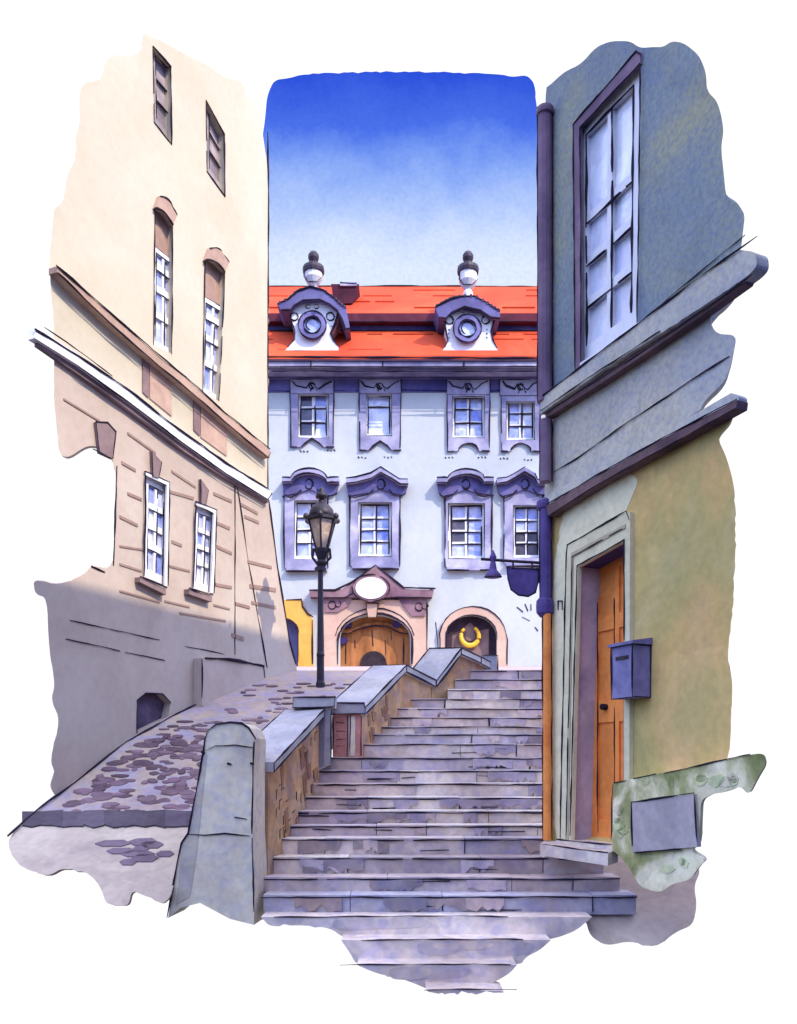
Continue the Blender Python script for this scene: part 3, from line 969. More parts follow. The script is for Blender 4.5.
# ------------------------------------------------------------------ grey house on the right
def build_grey_house():
    root = thing("grey_house", "grey and ochre plastered house with tall white window and orange door", "house", RT.px(560, 838))
    up = ragged([(545, 400), (545, 250), (545, 88), (550, 85), (564, 72), (581, 64), (596, 47), (611, 41), (630, 41), (640, 48), (653, 47), (663, 47), (672, 41), (684, 43), (699, 55), (706, 72), (707, 91), (718, 102), (724, 129), (721, 148),
                 (724, 175), (726, 197), (739, 205), (745, 215), (743, 232), (741, 250), (735, 262)], 1.0, 8, False)
    winq = [(581, 365), (637, 324), (640, 63), (580, 127)]
    p = Part()
    p.pris(RT, up, 0, 0, M['bluegrey'], holes=[winq], ext=EXT_R, hd=.16)
    p.inkp(RT, [(552, 112), (552, 250), (551, 390)], 2.0)
    p.inkp(RT, [(745, 235), (690, 280), (636, 326)], 1.4, .01)
    p.build("wall", root)
    # tall casement window
    w = window(root, RT, winq, -.12, 2, (0, .2, .4, .6, 1), .10, .055, ink_w=3.0, dep=.07, pane=M['glasspale'], tints=[(1, 1, 1), (.9, .92, 1), (1, 1, 1), (.85, .87, 1), (.95, .96, 1)])  # heavier ink draws the shadows beside the glazing bars
    t = Part()
    t.pris(RT, [(575, 372), (581, 366), (580, 127), (640, 63), (640, 52), (636, 51), (573, 124)], 0, .03, M['plum'])
    t.inkp(RT, [(575, 370), (573, 124), (636, 51), (641, 55)], 1.8, .035)
    t.inkp(RT, [(581, 366), (580, 127), (640, 63), (637, 325)], 1.8, .035)
    t.build("surround", w)
    t = Part()
    t.pris(RT, [(579, 372), (640, 330), (639, 322), (580, 363)], -.1, .06, M['white'])
    t.inkp(RT, [(579, 367), (640, 325)], 1.8, .065)
    t.build("sill", w)
    # first string course: broad moulding over a fillet painted dark for its shaded underside
    s = Part()
    s.pris(RT, ragged([(540, 414), (600, 372), (660, 334), (700, 308), (748, 276), (757, 266), (756, 252), (741, 250)], .8, 9, False) + [(700, 276), (640, 322), (600, 352), (540, 398)], 0, .14, M['greyband'])
    s.inkp(RT, [(539, 398), (600, 352), (640, 322), (700, 277), (757, 236)], 1.8, .15)
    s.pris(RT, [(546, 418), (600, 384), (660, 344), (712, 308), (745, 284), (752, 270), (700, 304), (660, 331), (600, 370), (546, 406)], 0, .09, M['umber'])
    s.inkp(RT, [(540, 416), (600, 379), (660, 340), (720, 298), (752, 274)], 1.8, .15)
    s.inkp(RT, [(540, 411), (600, 370), (660, 331)], 1.4, .15)
    s.build("string_course", root)
    # band between the courses
    b = Part()
    b.pris(RT, [(545, 404), (600, 368), (660, 330), (700, 304)] + ragged([(742, 278), (733, 293), (708, 317), (716, 334), (737, 335), (733, 357), (726, 380), (706, 399), (700, 410)], 1.2, 7, False) + [(640, 446), (600, 468), (545, 502)], -.002, -.002, M['greyband'], ext=EXT_R2)
    b.inkp(RT, [(729, 356), (690, 381), (634, 418), (580, 456), (551, 474)], 1.5, .008)
    b.inkp(RT, [(552, 420), (552, 475)], 1.8, .01)
    b.build("wall", root)
    s = Part()
    s.pris(RT, [(545, 498), (600, 464), (660, 432), (700, 411)] + ragged([(731, 393), (739, 396), (738, 404)], .6, 5, False) + [(700, 424), (660, 445), (600, 478), (546, 510)], 0, .10, M['greyband'], tint=(1.1, 1.08, 1.05))
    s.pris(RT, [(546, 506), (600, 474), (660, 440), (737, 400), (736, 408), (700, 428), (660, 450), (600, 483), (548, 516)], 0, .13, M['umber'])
    s.inkp(RT, [(546, 505), (600, 473), (660, 439), (737, 399)], 1.8, .135)
    s.inkp(RT, [(548, 516), (600, 483), (660, 450), (700, 428), (735, 408)], 1.5, .135, gap=.05)
    s.build("string_course", root)
    # ground storey, with the deep doorway
    lo = Part()
    doorq = [(571, 842), (623, 849), (624, 541), (578, 567)]
    out = [(545, 845), (545, 508), (600, 474), (660, 440), (700, 419)] + ragged([(731, 404), (735, 417), (717, 437), (727, 458), (735, 489), (736, 541), (733, 603), (727, 660), (733, 681), (730, 753), (722, 768)], 1.0, 7, False) + [(690, 800), (640, 853), (625, 853)]
    lo.pris(RT, out, 0, 0, M['olive'], holes=[doorq], ext=EXT_R2, hd=.02)
    # pale unpainted plaster between the corner and the door
    lo.pris(RT, ragged([(552, 840), (566, 842), (566, 550), (624, 518), (627, 508), (640, 478), (620, 470), (552, 508)], .8, 9), 0, .004, M['palestone'])
    lo.inkp(RT, [(558, 610), (558, 601), (562, 601), (562, 610)], 1.8, .012, .2)
    lo.build("wall", root)
    d = Part()
    d.solid([RT.px(x, y, 0) for x, y in [doorq[0], doorq[3], (578.5, 566), (571.5, 842)]], -RT.N * .30, M['purplejamb'])
    d.solid([RT.px(x, y, 0) for x, y in [(578, 567), (624, 541), (624, 540), (578, 566)]], -RT.N * .30, M['violet'])
    d.solid([RT.px(x, y, 0) for x, y in [(623, 849), (624, 541), (624.8, 541), (624, 849)]], -RT.N * .30, M['purplejamb'])
    d.build("jamb", root)
    fr = Part()
    fr.pris(RT, [(560, 842), (571, 843), (578, 567), (624, 541), (624, 848), (629, 849), (630, 512), (624, 513), (567, 545), (566, 555)], 0, .05, M['palestone'], tint=(.86, .85, .85))
    fr.pris(RT, [(565, 842), (568, 842), (573, 557), (625, 528), (625, 524), (571, 553)], 0, .06, M['palestone'], tint=(.6, .57, .57))
    fr.inkp(RT, [(560, 838), (566, 555), (567, 545), (626, 511), (629, 520)], 1.8, .055)
    fr.inkp(RT, [(570, 836), (577, 566), (624, 540), (624, 640)], 1.8, .055)
    fr.inkp(RT, [(566, 836), (572, 556), (622, 529)], 1.3, .065, gap=.04)
    fr.build("door_surround", root)
    dr = Part()
    n = -.29
    a = [(590, 836), (640, 842), (640, 530), (590, 556)]
    pl = RT
    # door leaf: stiles, rails and sunk panels, placed at the back of the reveal
    u0, _ = RT.uv(571, 842)
    u1, _ = RT.uv(623, 849)
    zb, zt = RT.uv(571, 842)[1], RT.uv(578, 567)[1]
    zt2 = RT.uv(624, 541)[1]
    zt = max(zt, zt2) + .02
    def pan(s0, s1, z0, z1, n0, n1, m_, tint=(1, 1, 1)):
        us, ue = u0 + (u1 - u0) * s0, u0 + (u1 - u0) * s1
        dr.solid([RT.pt(us, z0, n1), RT.pt(ue, z0, n1), RT.pt(ue, z1, n1), RT.pt(us, z1, n1)], RT.N * (n0 - n1), m_, tint=tint)
    pan(0, 1, zb, zt, -.34, -.30, M['orange'])
    for s0, s1 in ((0, .14), (.47, .55), (.88, 1)):
        pan(s0, s1, zb, zt, -.30, -.275, M['orange'], (1.06, 1.04, 1.02))
    H = zt - zb
    for z0, z1 in ((0, .08), (.42, .50), (.74, .79), (.95, 1)):
        for s0, s1 in ((.14, .47), (.55, .88)):
            pan(s0, s1, zb + H * z0, zb + H * z1, -.30, -.277, M['orange'], (1.03, 1.02, 1))
    for s in (.145, .47):
        us = u0 + (u1 - u0) * s
        dr.ink([RT.pt(us, zb + .1, -.272), RT.pt(us, zt - .5, -.272)], 1.5, gap=.05)
    do = dr.build("door", root)
    k = Part()
    kp = RT.px(605, 707, -.26)
    k.tube([kp - RT.N * .02, kp + RT.N * .05], .035, INK, 8)
    k.build("handle", do)
    st = Part()
    st.pris(RT, [(556, 846), (630, 857), (628, 848), (556, 839)], -.3, .08, M['step'], tint=(.92, .92, .92))
    st.inkp(RT, [(556, 839), (612, 845)], 1.8, .085)
    st.build("threshold", root)
build_grey_house()

# ------------------------------------------------------------------ drainpipe on its corner
def build_drainpipe():
    base = RT.px(547, 842, .09)
    root = thing("drainpipe", "plum downpipe with orange foot running down the corner of the grey house", "drainpipe", base)
    def seg(y0, y1, r, mat, name, x=545.5):
        a, b = RT.px(x, y0, .09), RT.px(x, y1, .09)
        b.x, b.y = a.x, a.y
        p = Part()
        p.tube([a, b], r, mat, 12)
        q = Vector((0, -r * .9, 0))
        s = Vector((r, -.01, 0))
        p.ink([a - s + q * .3, b - s + q * .3], 1.7)
        p.ink([a + s + q * .3, b + s + q * .3], 1.7)
        return p.build(name, root)
    seg(108, 402, .085, M['plum'], "pipe", 544.5)
    seg(420, 482, .07, M['plum'], "pipe")
    seg(508, 614, .068, M['violet'], "pipe")
    seg(614, 840, .05, M['orange'], "foot_pipe", 547)
    for y, h, r, nm in ((607, 20, .10, "collar"), (505, 12, .095, "collar"), (112, 10, .10, "collar")):
        a = RT.px(545, y + h / 2, .09)
        z1 = RT.px(545, y - h / 2, .09).z
        p = Part()
        H = z1 - a.z
        p.lathe(a, [(r * .6, 0), (r, H * .2), (r * 1.05, H * .5), (r, H * .8), (r * .6, H)], M['violet'] if y > 400 else M['plum'], 12)
        p.build(nm, root)
build_drainpipe()

# ------------------------------------------------------------------ hanging shop sign
def build_sign():
    D = 10.0
    f = lambda x, y, d=0: at(x, y, D + d)
    root = thing("shop_sign", "blank violet shield sign with small lamp hung from an iron bracket by the drainpipe", "sign", f(541, 562))
    p = Part()
    p.tube([f(543, 563), f(510, 561), f(481, 559)], .018, M['iron'], 8)
    p.tube([f(541, 569), f(536, 569)], .02, M['iron'], 8)
    for x in (513, 532):
        p.tube([f(x, 562), f(x, 569)], .012, M['iron'], 6)
    p.build("bracket", root)
    p = Part()
    out = [(507, 567), (515, 568), (538, 569), (538, 582), (535, 592), (528, 596), (519, 595), (511, 589), (508, 578)]
    p.solid([f(x, y) for x, y in out], Vector((0, .06, 0)), M['violet'])
    p.ink([f(x, y, -.012) for x, y in out + out[:1]], 2)
    p.build("board", root)
    p = Part()
    b = f(493, 577)
    q = D / F_PX
    p.lathe(b, [(.0, 0), (9 * q, 0.0), (8 * q, 2 * q), (4 * q, 7 * q), (2.5 * q, 15 * q), (3.6 * q, 20 * q), (1.8 * q, 24 * q), (.4 * q, 27 * q)], M['violet'], 14)
    p.ink([b + Vector((-9 * q, -.03, 0)), b + Vector((9 * q, -.03, 0))], 1.8)
    p.build("lamp", root)
build_sign()

# ------------------------------------------------------------------ letter box by the door
def build_letter_box():
    n1 = .22
    z0, z1 = RT.uv(633, 697, n1)[1], RT.uv(633, 644, n1)[1]
    ua, ub = RT.uv(612, 660, n1)[0], RT.uv(633, 660, n1)[0]
    root = thing("letter_box", "violet grey metal letter box fixed to the wall just right of the orange door", "letter box", RT.pt((ua + ub) / 2, z0, .1))
    p = Part()
    b = [RT.pt(ua, z0, n1), RT.pt(ub, z0, n1), RT.pt(ub, z0, .002), RT.pt(ua, z0, .002)]
    H = Vector((0, 0, z1 - z0))
    p.hexa(b, [v + H for v in b], M['boxmetal'])
    o = RT.N * .008
    p.ink([b[0] + o, b[0] + H + o, b[1] + H + o, b[1] + o, b[0] + o], 1.9)
    e = RT.U * .008
    p.ink([b[1] + e, b[2] + e, b[2] + H + e, b[1] + H + e], 1.8)
    p.build("body", root)
    l = Part()
    q = [RT.pt(ua - .03, z1, n1 + .03), RT.pt(ub + .03, z1, n1 + .03), RT.pt(ub + .03, z1 + .0, .002), RT.pt(ua - .03, z1, .002)]
    q = [v + Vector((0, 0, .003)) for v in q]
    l.hexa(q, [q[0] + Vector((0, 0, .03)), q[1] + Vector((0, 0, .03)), q[2] + Vector((0, 0, .07)), q[3] + Vector((0, 0, .07))], M['boxmetal'], (.85, .85, .9))
    l.build("lid", root)
    d = Part()
    um, uw = (ua + ub) / 2, (ub - ua)
    zs = z0 + (z1 - z0) * .74
    d.solid([RT.pt(um - uw * .3, zs, n1 + .008), RT.pt(um + uw * .3, zs, n1 + .008), RT.pt(um + uw * .3, zs + .035, n1 + .008), RT.pt(um - uw * .3, zs + .035, n1 + .008)], -RT.N * .007, M['dark'])
    d.build("slot", root)
build_letter_box()

# ------------------------------------------------------------------ mossy low wall with grey panel
def build_mossy_wall():
    n1 = .16
    root = thing("mossy_wall", "low mossy stone wall with a grey violet panel under the ochre house wall", "wall", RT.px(650, 858, n1))
    p = Part()
    out = [(613, 783), (640, 777), (680, 770), (720, 761)] + ragged([(748, 755), (763, 753), (766, 764), (757, 779), (749, 795), (740, 786), (727, 792), (712, 794), (701, 800), (700, 820), (699, 846), (690, 851), (706, 860), (698, 868),
                                                                     (690, 880), (672, 884), (660, 893), (640, 887), (632, 872), (622, 858), (612, 850)], 1.5, 6, False)
    e = (Vector((.45, .9, 0))) * .2
    p.pris(RT, out, 0, n1, M['moss'], ext=e)
    p.inkp(RT, [(613, 783), (640, 777), (656, 774)], 1.8, n1 + .008, gap=.15)
    p.inkp(RT, [(664, 773), (700, 765), (750, 754)], 1.5, n1 + .008)
    p.inkp(RT, [(613, 784), (612, 800), (611, 840)], 1.4, n1 + .008, gap=.1)
    for _ in range(16):
        x, y = R.choice([(R.uniform(616, 628), R.uniform(790, 850)), (R.uniform(640, 690), R.uniform(858, 876)), (R.uniform(640, 735), R.uniform(778, 786))])
        a, b = R.uniform(3, 8), R.uniform(3, 7)
        pts = [(x + a * math.cos(t) * R.uniform(.7, 1.2), y + b * math.sin(t) * R.uniform(.7, 1.2)) for t in [i * .9 for i in range(7)]]
        p.pris(RT, pts, n1 - .02, n1 + .006, M['moss'], tint=R.choice([(.72, .85, .68), (.85, .95, .8), (.8, .8, .85)]))
    p.build("stonework", root)
    g = Part()
    q = [(632, 852), (697, 847), (694, 794), (631, 802)]
    g.pris(RT, q, n1 - .02, n1 + .03, M['panel'])
    g.inkp(RT, [(632, 846), (631, 802), (694, 793)], 2, n1 + .036)
    g.inkp(RT, [(694, 794), (697, 842)], 1.8, n1 + .036)
    g.inkp(RT, [(636, 853), (680, 849)], 2, n1 + .036)
    g.build("panel", root)
build_mossy_wall()

# ------------------------------------------------------------------ street lamp on the sloping path
def build_lamp():
    D = 14.6
    q = D / F_PX
    base = at(320.5, 684, D)
    base.z = zr(D)
    zf = lambda y: EYE + (YH - y) * q - base.z
    root = thing("street_lamp", "black iron street lamp with glazed lantern standing on the sloping path", "street lamp", base)
    p = Part()
    p.lathe(base, [(4.6 * q, -.05), (4.6 * q, .05), (3.8 * q, .1), (3.6 * q, .5), (4.2 * q, .54), (3.2 * q, .6), (2.8 * q, zf(600)), (2.6 * q, zf(572)), (6 * q, zf(571)), (6 * q, zf(568)), (3.2 * q, zf(566))], M['iron'], 14)
    p.build("pole", root)
    b = base + Vector((1.2 * q, 0, 0))
    p = Part()
    p.lathe(b, [(3 * q, zf(568)), (6 * q, zf(563)), (4 * q, zf(560)), (7 * q, zf(552)), (7.5 * q, zf(549))], M['iron'], 12)
    for s in (-1, 1):
        p.tube([b + Vector((s * 3 * q, -.03, zf(566))), b + Vector((s * 9 * q, -.03, zf(558))), b + Vector((s * 8 * q, -.03, zf(549)))], 1.5 * q, M['iron'], 6)
    p.build("bracket", root)
    lan = Part()
    zt, zb_ = zf(521), zf(549)
    rt, rb = 14.5 * q, 6.5 * q
    c8 = []
    for k in range(6):
        th = math.pi / 6 + k * math.pi / 3
        a = b + Vector((rb * math.cos(th), rb * math.sin(th), zb_))
        t = b + Vector((rt * math.cos(th), rt * math.sin(th), zt))
        c8.append((a, t))
        lan.tube([a, t], 1.1 * q, M['iron'], 6)
    lan.lathe(b, [(rt * .9, zt - 1 * q), (rt * 1.22, zt), (rt * 1.22, zt + 3 * q), (rt * .8, zt + 4 * q)], M['iron'], 6)
    for k in range(6):
        th = math.pi / 6 + k * math.pi / 3
        kp = b + Vector((rt * 1.18 * math.cos(th), rt * 1.18 * math.sin(th), zt + 2 * q))
        lan.lathe(kp - Vector((0, 0, 2.5 * q)), [(.5 * q, 0), (2.6 * q, 1.3 * q), (3 * q, 3 * q), (2.2 * q, 5 * q), (.3 * q, 6.5 * q)], M['iron'], 8)
    lo = lan.build("lantern", root)
    g = Part()
    for k in range(6):
        (a0, t0), (a1, t1) = c8[k], c8[(k + 1) % 6]
        sh = .96
        pts = [Vector((b.x + (v.x - b.x) * sh, b.y + (v.y - b.y) * sh, v.z)) for v in (a0, a1, t1, t0)]
        inn = [Vector((b.x + (v.x - b.x) * .93, b.y + (v.y - b.y) * .93, v.z)) for v in (a0, a1, t1, t0)]
        g.hexa(inn, pts, M['lampglass'], (.75, .72, .7) if k in (3,) else (1.05, 1.02, 1))
    g.build("glass", lo)
    cp = Part()
    cp.lathe(b, [(rt * .85, zt + 3 * q), (rt * .9, zt + 6 * q), (rt * .8, zt + 11 * q), (rt * .5, zt + 16 * q), (rt * .22, zt + 18 * q), (rt * .2, zt + 22 * q), (rt * .42, zt + 23 * q), (rt * .38, zt + 27 * q), (rt * .16, zt + 29 * q), (rt * .22, zt + 31 * q), (.3 * q, zt + 34 * q)], M['iron'], 14)
    cp.build("cap", root, True)
build_lamp()

# ------------------------------------------------------------------ baroque townhouse closing the view
def arc_pts(cx, cy, rx, ry, a0, a1, n):
    return [(cx + rx * math.cos(math.radians(a0 + (a1 - a0) * i / n)), cy - ry * math.sin(math.radians(a0 + (a1 - a0) * i / n))) for i in range(n + 1)]

def build_townhouse():
    root = thing("baroque_townhouse", "pale blue baroque townhouse with lavender window surrounds and red roof closing the view", "townhouse", (0, DF, 5.0))
    rect = lambda x0, y0, x1, y1: [(x0, y1), (x1, y1), (x1, y0), (x0, y0)]
    up = [(298, 394, 329, 438), (366, 394, 392, 436), (452, 396, 485, 438), (506, 401, 535, 440), (566, 400, 596, 440), (624, 401, 652, 440)]
    mid = [(294, 500, 326, 559), (358, 502, 392, 557), (448, 503, 485, 559), (513, 505, 540, 558), (568, 504, 598, 558), (624, 505, 652, 558)]
    door = [(340, 672), (410, 672), (410, 640)] + arc_pts(375, 638, 35, 23, 4, 176, 12) + [(340, 640)]
    bay = [(446, 672), (497, 672), (497, 640)] + arc_pts(471.5, 636, 25.5, 21, 10, 170, 10) + [(446, 640)]
    ydoor = [(270, 672), (298, 672), (298, 634)] + arc_pts(284, 632, 14, 14, 5, 175, 8) + [(270, 634)]
    w = Part()
    holes = [rect(*r) for r in up] + [rect(*r) for r in mid] + [door, bay, ydoor]
    w.pris(FA, [(170, 672), (672, 672), (672, 366), (170, 366)], 0, 0, M['facade'], holes=holes, ext=Vector((0, .7, 0)), hd=.3)
    for a, b in [((517, 607), (523, 612)), ((525, 604), (528, 611)), ((531, 604), (531, 610)), ((522, 617), (530, 621)), ((535, 627), (538, 631))]:
        w.inkp(FA, [a, b], 1.6, .01, .2)
    for x0, y0 in [(304, 451), (331, 450), (362, 457), (388, 457), (449, 457), (482, 457), (504, 458), (528, 459)]:
        for i in range(3):
            w.inkp(FA, [(x0 + i * 3.4 - 4, y0 + R.uniform(-1, 1)), (x0 + i * 3.4 - 2.6, y0 + 1)], 1.7, .01, .1)
    for a, b in [((284, 603), (300, 602)), ((436, 622), (438, 650)), ((430, 590), (436, 588))]:
        w.inkp(FA, [a, b], 1.2, .01)
    w.build("wall", root)
    # eaves cornice with deep overhang
    c = Part()
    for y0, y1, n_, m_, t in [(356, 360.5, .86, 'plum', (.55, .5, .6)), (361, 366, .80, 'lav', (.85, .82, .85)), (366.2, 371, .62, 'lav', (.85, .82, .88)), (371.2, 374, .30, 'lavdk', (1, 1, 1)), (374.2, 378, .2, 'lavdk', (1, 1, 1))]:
        c.pris(FA, rect(172, y0, 670, y1), 0, n_, M[m_], tint=t)
    c.inkp(FA, [(262, 357), (540, 358)], 2.2, .87)
    c.inkp(FA, [(272, 371), (540, 371)], 1.6, .82)
    c.inkp(FA, [(280, 366.5), (400, 367), (540, 366)], 1.1, .82, gap=.08)
    for x in (311, 383, 464):
        c.inkp(FA, [(x, 360), (x, 369)], 2.6, .82, .2)
    c.pris(FA, rect(172, 378.2, 670, 392), 0, .04, M['lavdk'], tint=(1.0, 1.0, 1.12))  # lavender frieze, its violet also deepening the cornice shade
    c.inkp(FA, [(270, 390.5), (292, 391), (400, 390), (448, 391), (540, 390.5)], 1.2, .045, gap=.1)
    c.build("cornice", root)
    # frieze consoles with scrollwork above the upper windows
    for (x0, y0, x1, y1) in [(290, 379, 334, 393), (359, 379, 401, 393), (447, 379, 490, 394), (500, 379, 541, 395)]:
        f = Part()
        f.pris(FA, rect(x0, y0, x1, y1), 0, .10, M['lav'])
        f.inkp(FA, [(x0, y1), (x0, y0), (x1, y0), (x1, y1)], 1.7, .11, gap=.05)
        cx_, cy = (x0 + x1) / 2, (y0 + y1) / 2
        f.inkp(FA, [(x0 + 2, y0 + 2), (x0 + 6, y0 + 7), (cx_ - 6, cy + 2), (cx_ - 3, cy - 3), (cx_, cy + 1), (cx_ - 2, y1 - 2)], 2.3, .11)
        f.inkp(FA, [(x1 - 2, y0 + 2), (x1 - 8, y0 + 5), (cx_ + 7, cy + 3), (cx_ + 3, cy), (cx_ + 5, y1 - 2)], 2.3, .11)
        f.inkp(FA, arc_pts(cx_, cy, 3, 3, 0, 320, 8), 2.3, .11, .2)
        f.build("frieze_panel", root)
    # upper windows
    surr = [(290, 393, 334, 447), (359, 393, 401, 450), (447, 394, 490, 451), (501, 396, 541, 451), (560, 394, 602, 450), (617, 395, 659, 451)]
    kinds = ['peak', 'peak', 'arch', 'arch', 'peak', 'arch']
    for i, (r, s) in enumerate(zip(up, surr)):
        q = [(r[0], r[3]), (r[2], r[3]), (r[2], r[1]), (r[0], r[1])]
        tints = {0: [(.12, .11, .15), (1, 1, 1), (.12, .11, .15), (1, 1, 1), (.14, .12, .16), (.5, .55, .95), (.3, .35, .8), (.4, .45, .9)],
                 1: [(1.2, 1.2, 1.2)] * 4 + [(.4, .45, .9)] * 4}.get(i)
        wo = window(root, FA, q, -.24, 2 if i != 1 else 1, (0, .36, .72, 1) if i != 1 else (0, .74, 1), .09, .07, ink_w=1.7, tints=tints)
        p = Part()
        cx_ = (s[0] + s[2]) / 2
        if kinds[i] == 'peak':
            bot = [(s[0], s[3]), (cx_ - 11, s[3]), (cx_ - 7, s[3] - 4), (cx_, s[3] - 9), (cx_ + 7, s[3] - 4), (cx_ + 11, s[3]), (s[2], s[3])]
        else:
            bot = [(s[0], s[3]), (cx_ - 10, s[3])] + arc_pts(cx_, s[3], 10, 8, 180, 0, 8)[1:-1] + [(cx_ + 10, s[3]), (s[2], s[3])]
        p.pris(FA, bot + [(s[2], s[1]), (s[0], s[1])], 0, .06, M['lav'], holes=[rect(*r)], hd=.06)
        p.inkp(FA, bot[1:-1], 1.8, .07)
        p.inkp(FA, [(s[0], s[1]), (s[0] + 1, s[3])], 1.5, .07, gap=.06)
        p.inkp(FA, [(s[2], s[1]), (s[2] - 1, s[3] - 3)], 1.4, .07, gap=.08)
        p.inkp(FA, [(s[0], s[3]), (s[0] + 7, s[3])], 2, .07)
        p.inkp(FA, [(s[2] - 8, s[3]), (s[2], s[3])], 2, .07)
        p.inkp(FA, rect(*r)[::-1] + rect(*r)[-1:], 1.5, .02, gap=.03)
        p.build("surround", wo)
    # first-floor windows under hoods
    surr = [(284, 482, 328, 568), (350, 482, 400, 566), (445, 482, 492, 567), (504, 482, 543, 563), (561, 482, 605, 566), (617, 482, 659, 566)]
    hoods = [(309, 468, 282, 339, 'arch'), (381, 467, 346, 408, 'peak'), (466, 469, 437, 494, 'arch'), (525, 467, 497, 546, 'peak'), (583, 468, 554, 612, 'arch'), (638, 467, 615, 663, 'peak')]
    for i, (r, s, h) in enumerate(zip(mid, surr, hoods)):
        q = [(r[0], r[3]), (r[2], r[3]), (r[2], r[1]), (r[0], r[1])]
        tints = {2: [(1, 1, 1), (1, 1, 1), (.16, .13, .14), (.7, .75, 1), (.16, .13, .14), (.8, .85, 1), (.7, .7, .95), (.8, .8, 1)],
                 3: [(.16, .13, .12), (.2, .17, .15), (.16, .13, .12), (.18, .15, .14), (1, 1, 1), (1, 1, 1), (.6, .65, .95), (.6, .65, .95)]}.get(i)
        wo = window(root, FA, q, -.24, 2, (0, .26, .5, .74, 1), .09, .06, ink_w=1.8, tints=tints)
        p = Part()
        p.pris(FA, rect(s[0], s[1], s[2], s[3]), 0, .07, M['lav'], holes=[rect(*r)], hd=.07)
        p.inkp(FA, [(s[0], s[1] + 4), (s[0], s[3])], 1.9, .08, gap=.04)
        p.inkp(FA, [(s[2], s[1] + 4), (s[2], s[3])], 1.9, .08, gap=.06)
        p.inkp(FA, rect(*r)[::-1] + rect(*r)[-1:], 1.6, .02, gap=.03)
        p.build("surround", wo)
        p = Part()
        p.pris(FA, rect(s[0] + 2, s[3], s[2] - 1, s[3] + 3), 0, .16, M['lav'], tint=(.9, .9, .92))
        p.inkp(FA, [(s[0] + 2, s[3] + 3), (s[2] - 1, s[3] + 3)], 2.4, .165, gap=.06)
        p.build("sill", wo)
        cx_, py, x0, x1, kd = h
        yb = 480
        if kd == 'arch':
            topl = [(x0, yb - 3), (x0 + 8, yb - 3)] + arc_pts(cx_, yb - 1, (x1 - x0) / 2 - 10, yb - 1 - py, 172, 8, 10) + [(x1 - 8, yb - 3), (x1, yb - 3)]
        else:
            topl = [(x0, yb - 2), (x0 + 10, yb - 3), (cx_ - 10, py + 6), (cx_, py), (cx_ + 10, py + 6), (x1 - 8, yb - 1), (x1, yb - 1)]
        low_ = [(a, b + 5) for a, b in topl]
        p = Part()
        p.pris(FA, topl + low_[::-1], 0, .34, M['lav'])
        p.inkp(FA, topl, 1.6, .345, gap=.02)
        p.inkp(FA, low_, 2.0, .345, gap=.02)
        body = [(a, b + 5.3) for a, b in topl]
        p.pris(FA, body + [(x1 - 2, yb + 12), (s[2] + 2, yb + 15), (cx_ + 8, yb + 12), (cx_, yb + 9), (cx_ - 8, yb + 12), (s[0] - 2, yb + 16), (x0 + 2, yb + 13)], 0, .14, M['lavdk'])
        p.inkp(FA, [(x0 + 2, yb + 14), (x0 + 8, yb + 18), (cx_ - 12, yb + 14), (cx_ - 8, yb + 10)], 2.1, .15)
        p.inkp(FA, [(x1 - 2, yb + 14), (x1 - 10, yb + 16), (cx_ + 12, yb + 14), (cx_ + 8, yb + 9)], 2.1, .15)
        p.inkp(FA, arc_pts(cx_, yb + 4, 4, 5, 200, 520, 9), 2.2, .15, .3)
        p.build("hood", wo)
    # roof: lower slope, step, upper slope
    rf = Part()
    e0, e1 = 170, 674
    def sl(ya, Da, yb, Db, mat, th, tint=(1, 1, 1), seams=0):
        a0, a1, b1, b0 = at(e0, ya, Da), at(e1, ya, Da), at(e1, yb, Db), at(e0, yb, Db)
        b0.x, b1.x = a0.x, a1.x
        dn = Vector((0, 0, -th))
        rf.hexa([v + dn for v in (a0, a1, b1, b0)], [a0, a1, b1, b0], mat, tint)
    sl(355.5, 29.13, 330, 30.6, M['red'], .12)
    sl(313, 30.35, 286, 32.6, M['red'], .1)
    rf.pris(Plane((0, 30.6, 0), (1, 0, 0), (0, -1, 0)), rect(e0, 321, e1, 331), -.2, 0, M['lavdk'], tint=(1.1, 1.1, 1.2))
    rf.pris(Plane((0, 30.3, 0), (1, 0, 0), (0, -1, 0)), rect(e0, 313.3, e1, 321.3), -.3, 0, M['maroon'])  # dark strip painting the shade under the upper roof's overhang
    g = lambda pts, D: [at(x, y, D) for x, y in pts]
    rf.ink(g([(268, 286), (330, 286.5), (430, 286), (540, 287)], 32.55), 1.8, gap=.03)
    rf.ink(g([(270, 330.5), (540, 330.5)], 30.5), 1.8, gap=.04)
    rf.ink(g([(270, 321.5), (540, 321.5)], 30.25), 1.6, gap=.03)
    # the lit tiles: thin raised courses and a few slipped ones
    for ya, yb, Da, Db, n_ in ((353, 332, 29.36, 30.5, 4), (311, 288, 30.5, 32.5, 4)):
        for j in range(n_):
            t = (j + .5) / n_
            y, D = ya + (yb - ya) * t, Da + (Db - Da) * t
            x = e0 + 4
            while x < e1 - 30:
                wd = R.uniform(14, 46)
                if R.random() < .35:
                    a, b = at(x, y, D), at(x + wd, y, D)
                    v = R.uniform(.84, 1.1)
                    rf.box((a + b) / 2 + Vector((0, 0, .012)), ((b - a).length, .12, .03), M['red'], (v, v * .98, v * .98))
                x += wd + R.uniform(4, 18)
    ro = rf.build("roof", root)
    ch = Part()
    pl = Plane((0, 30.9, 0), (1, 0, 0), (0, -1, 0))
    ch.pris(pl, [(336, 304), (352, 303), (355, 296), (359, 284), (331, 284), (333, 296)], -.8, 0, M['maroon'], tint=(.7, .7, .8))
    ch.pris(pl, rect(340, 282, 357, 285.5), -.8, .06, M['lav'])
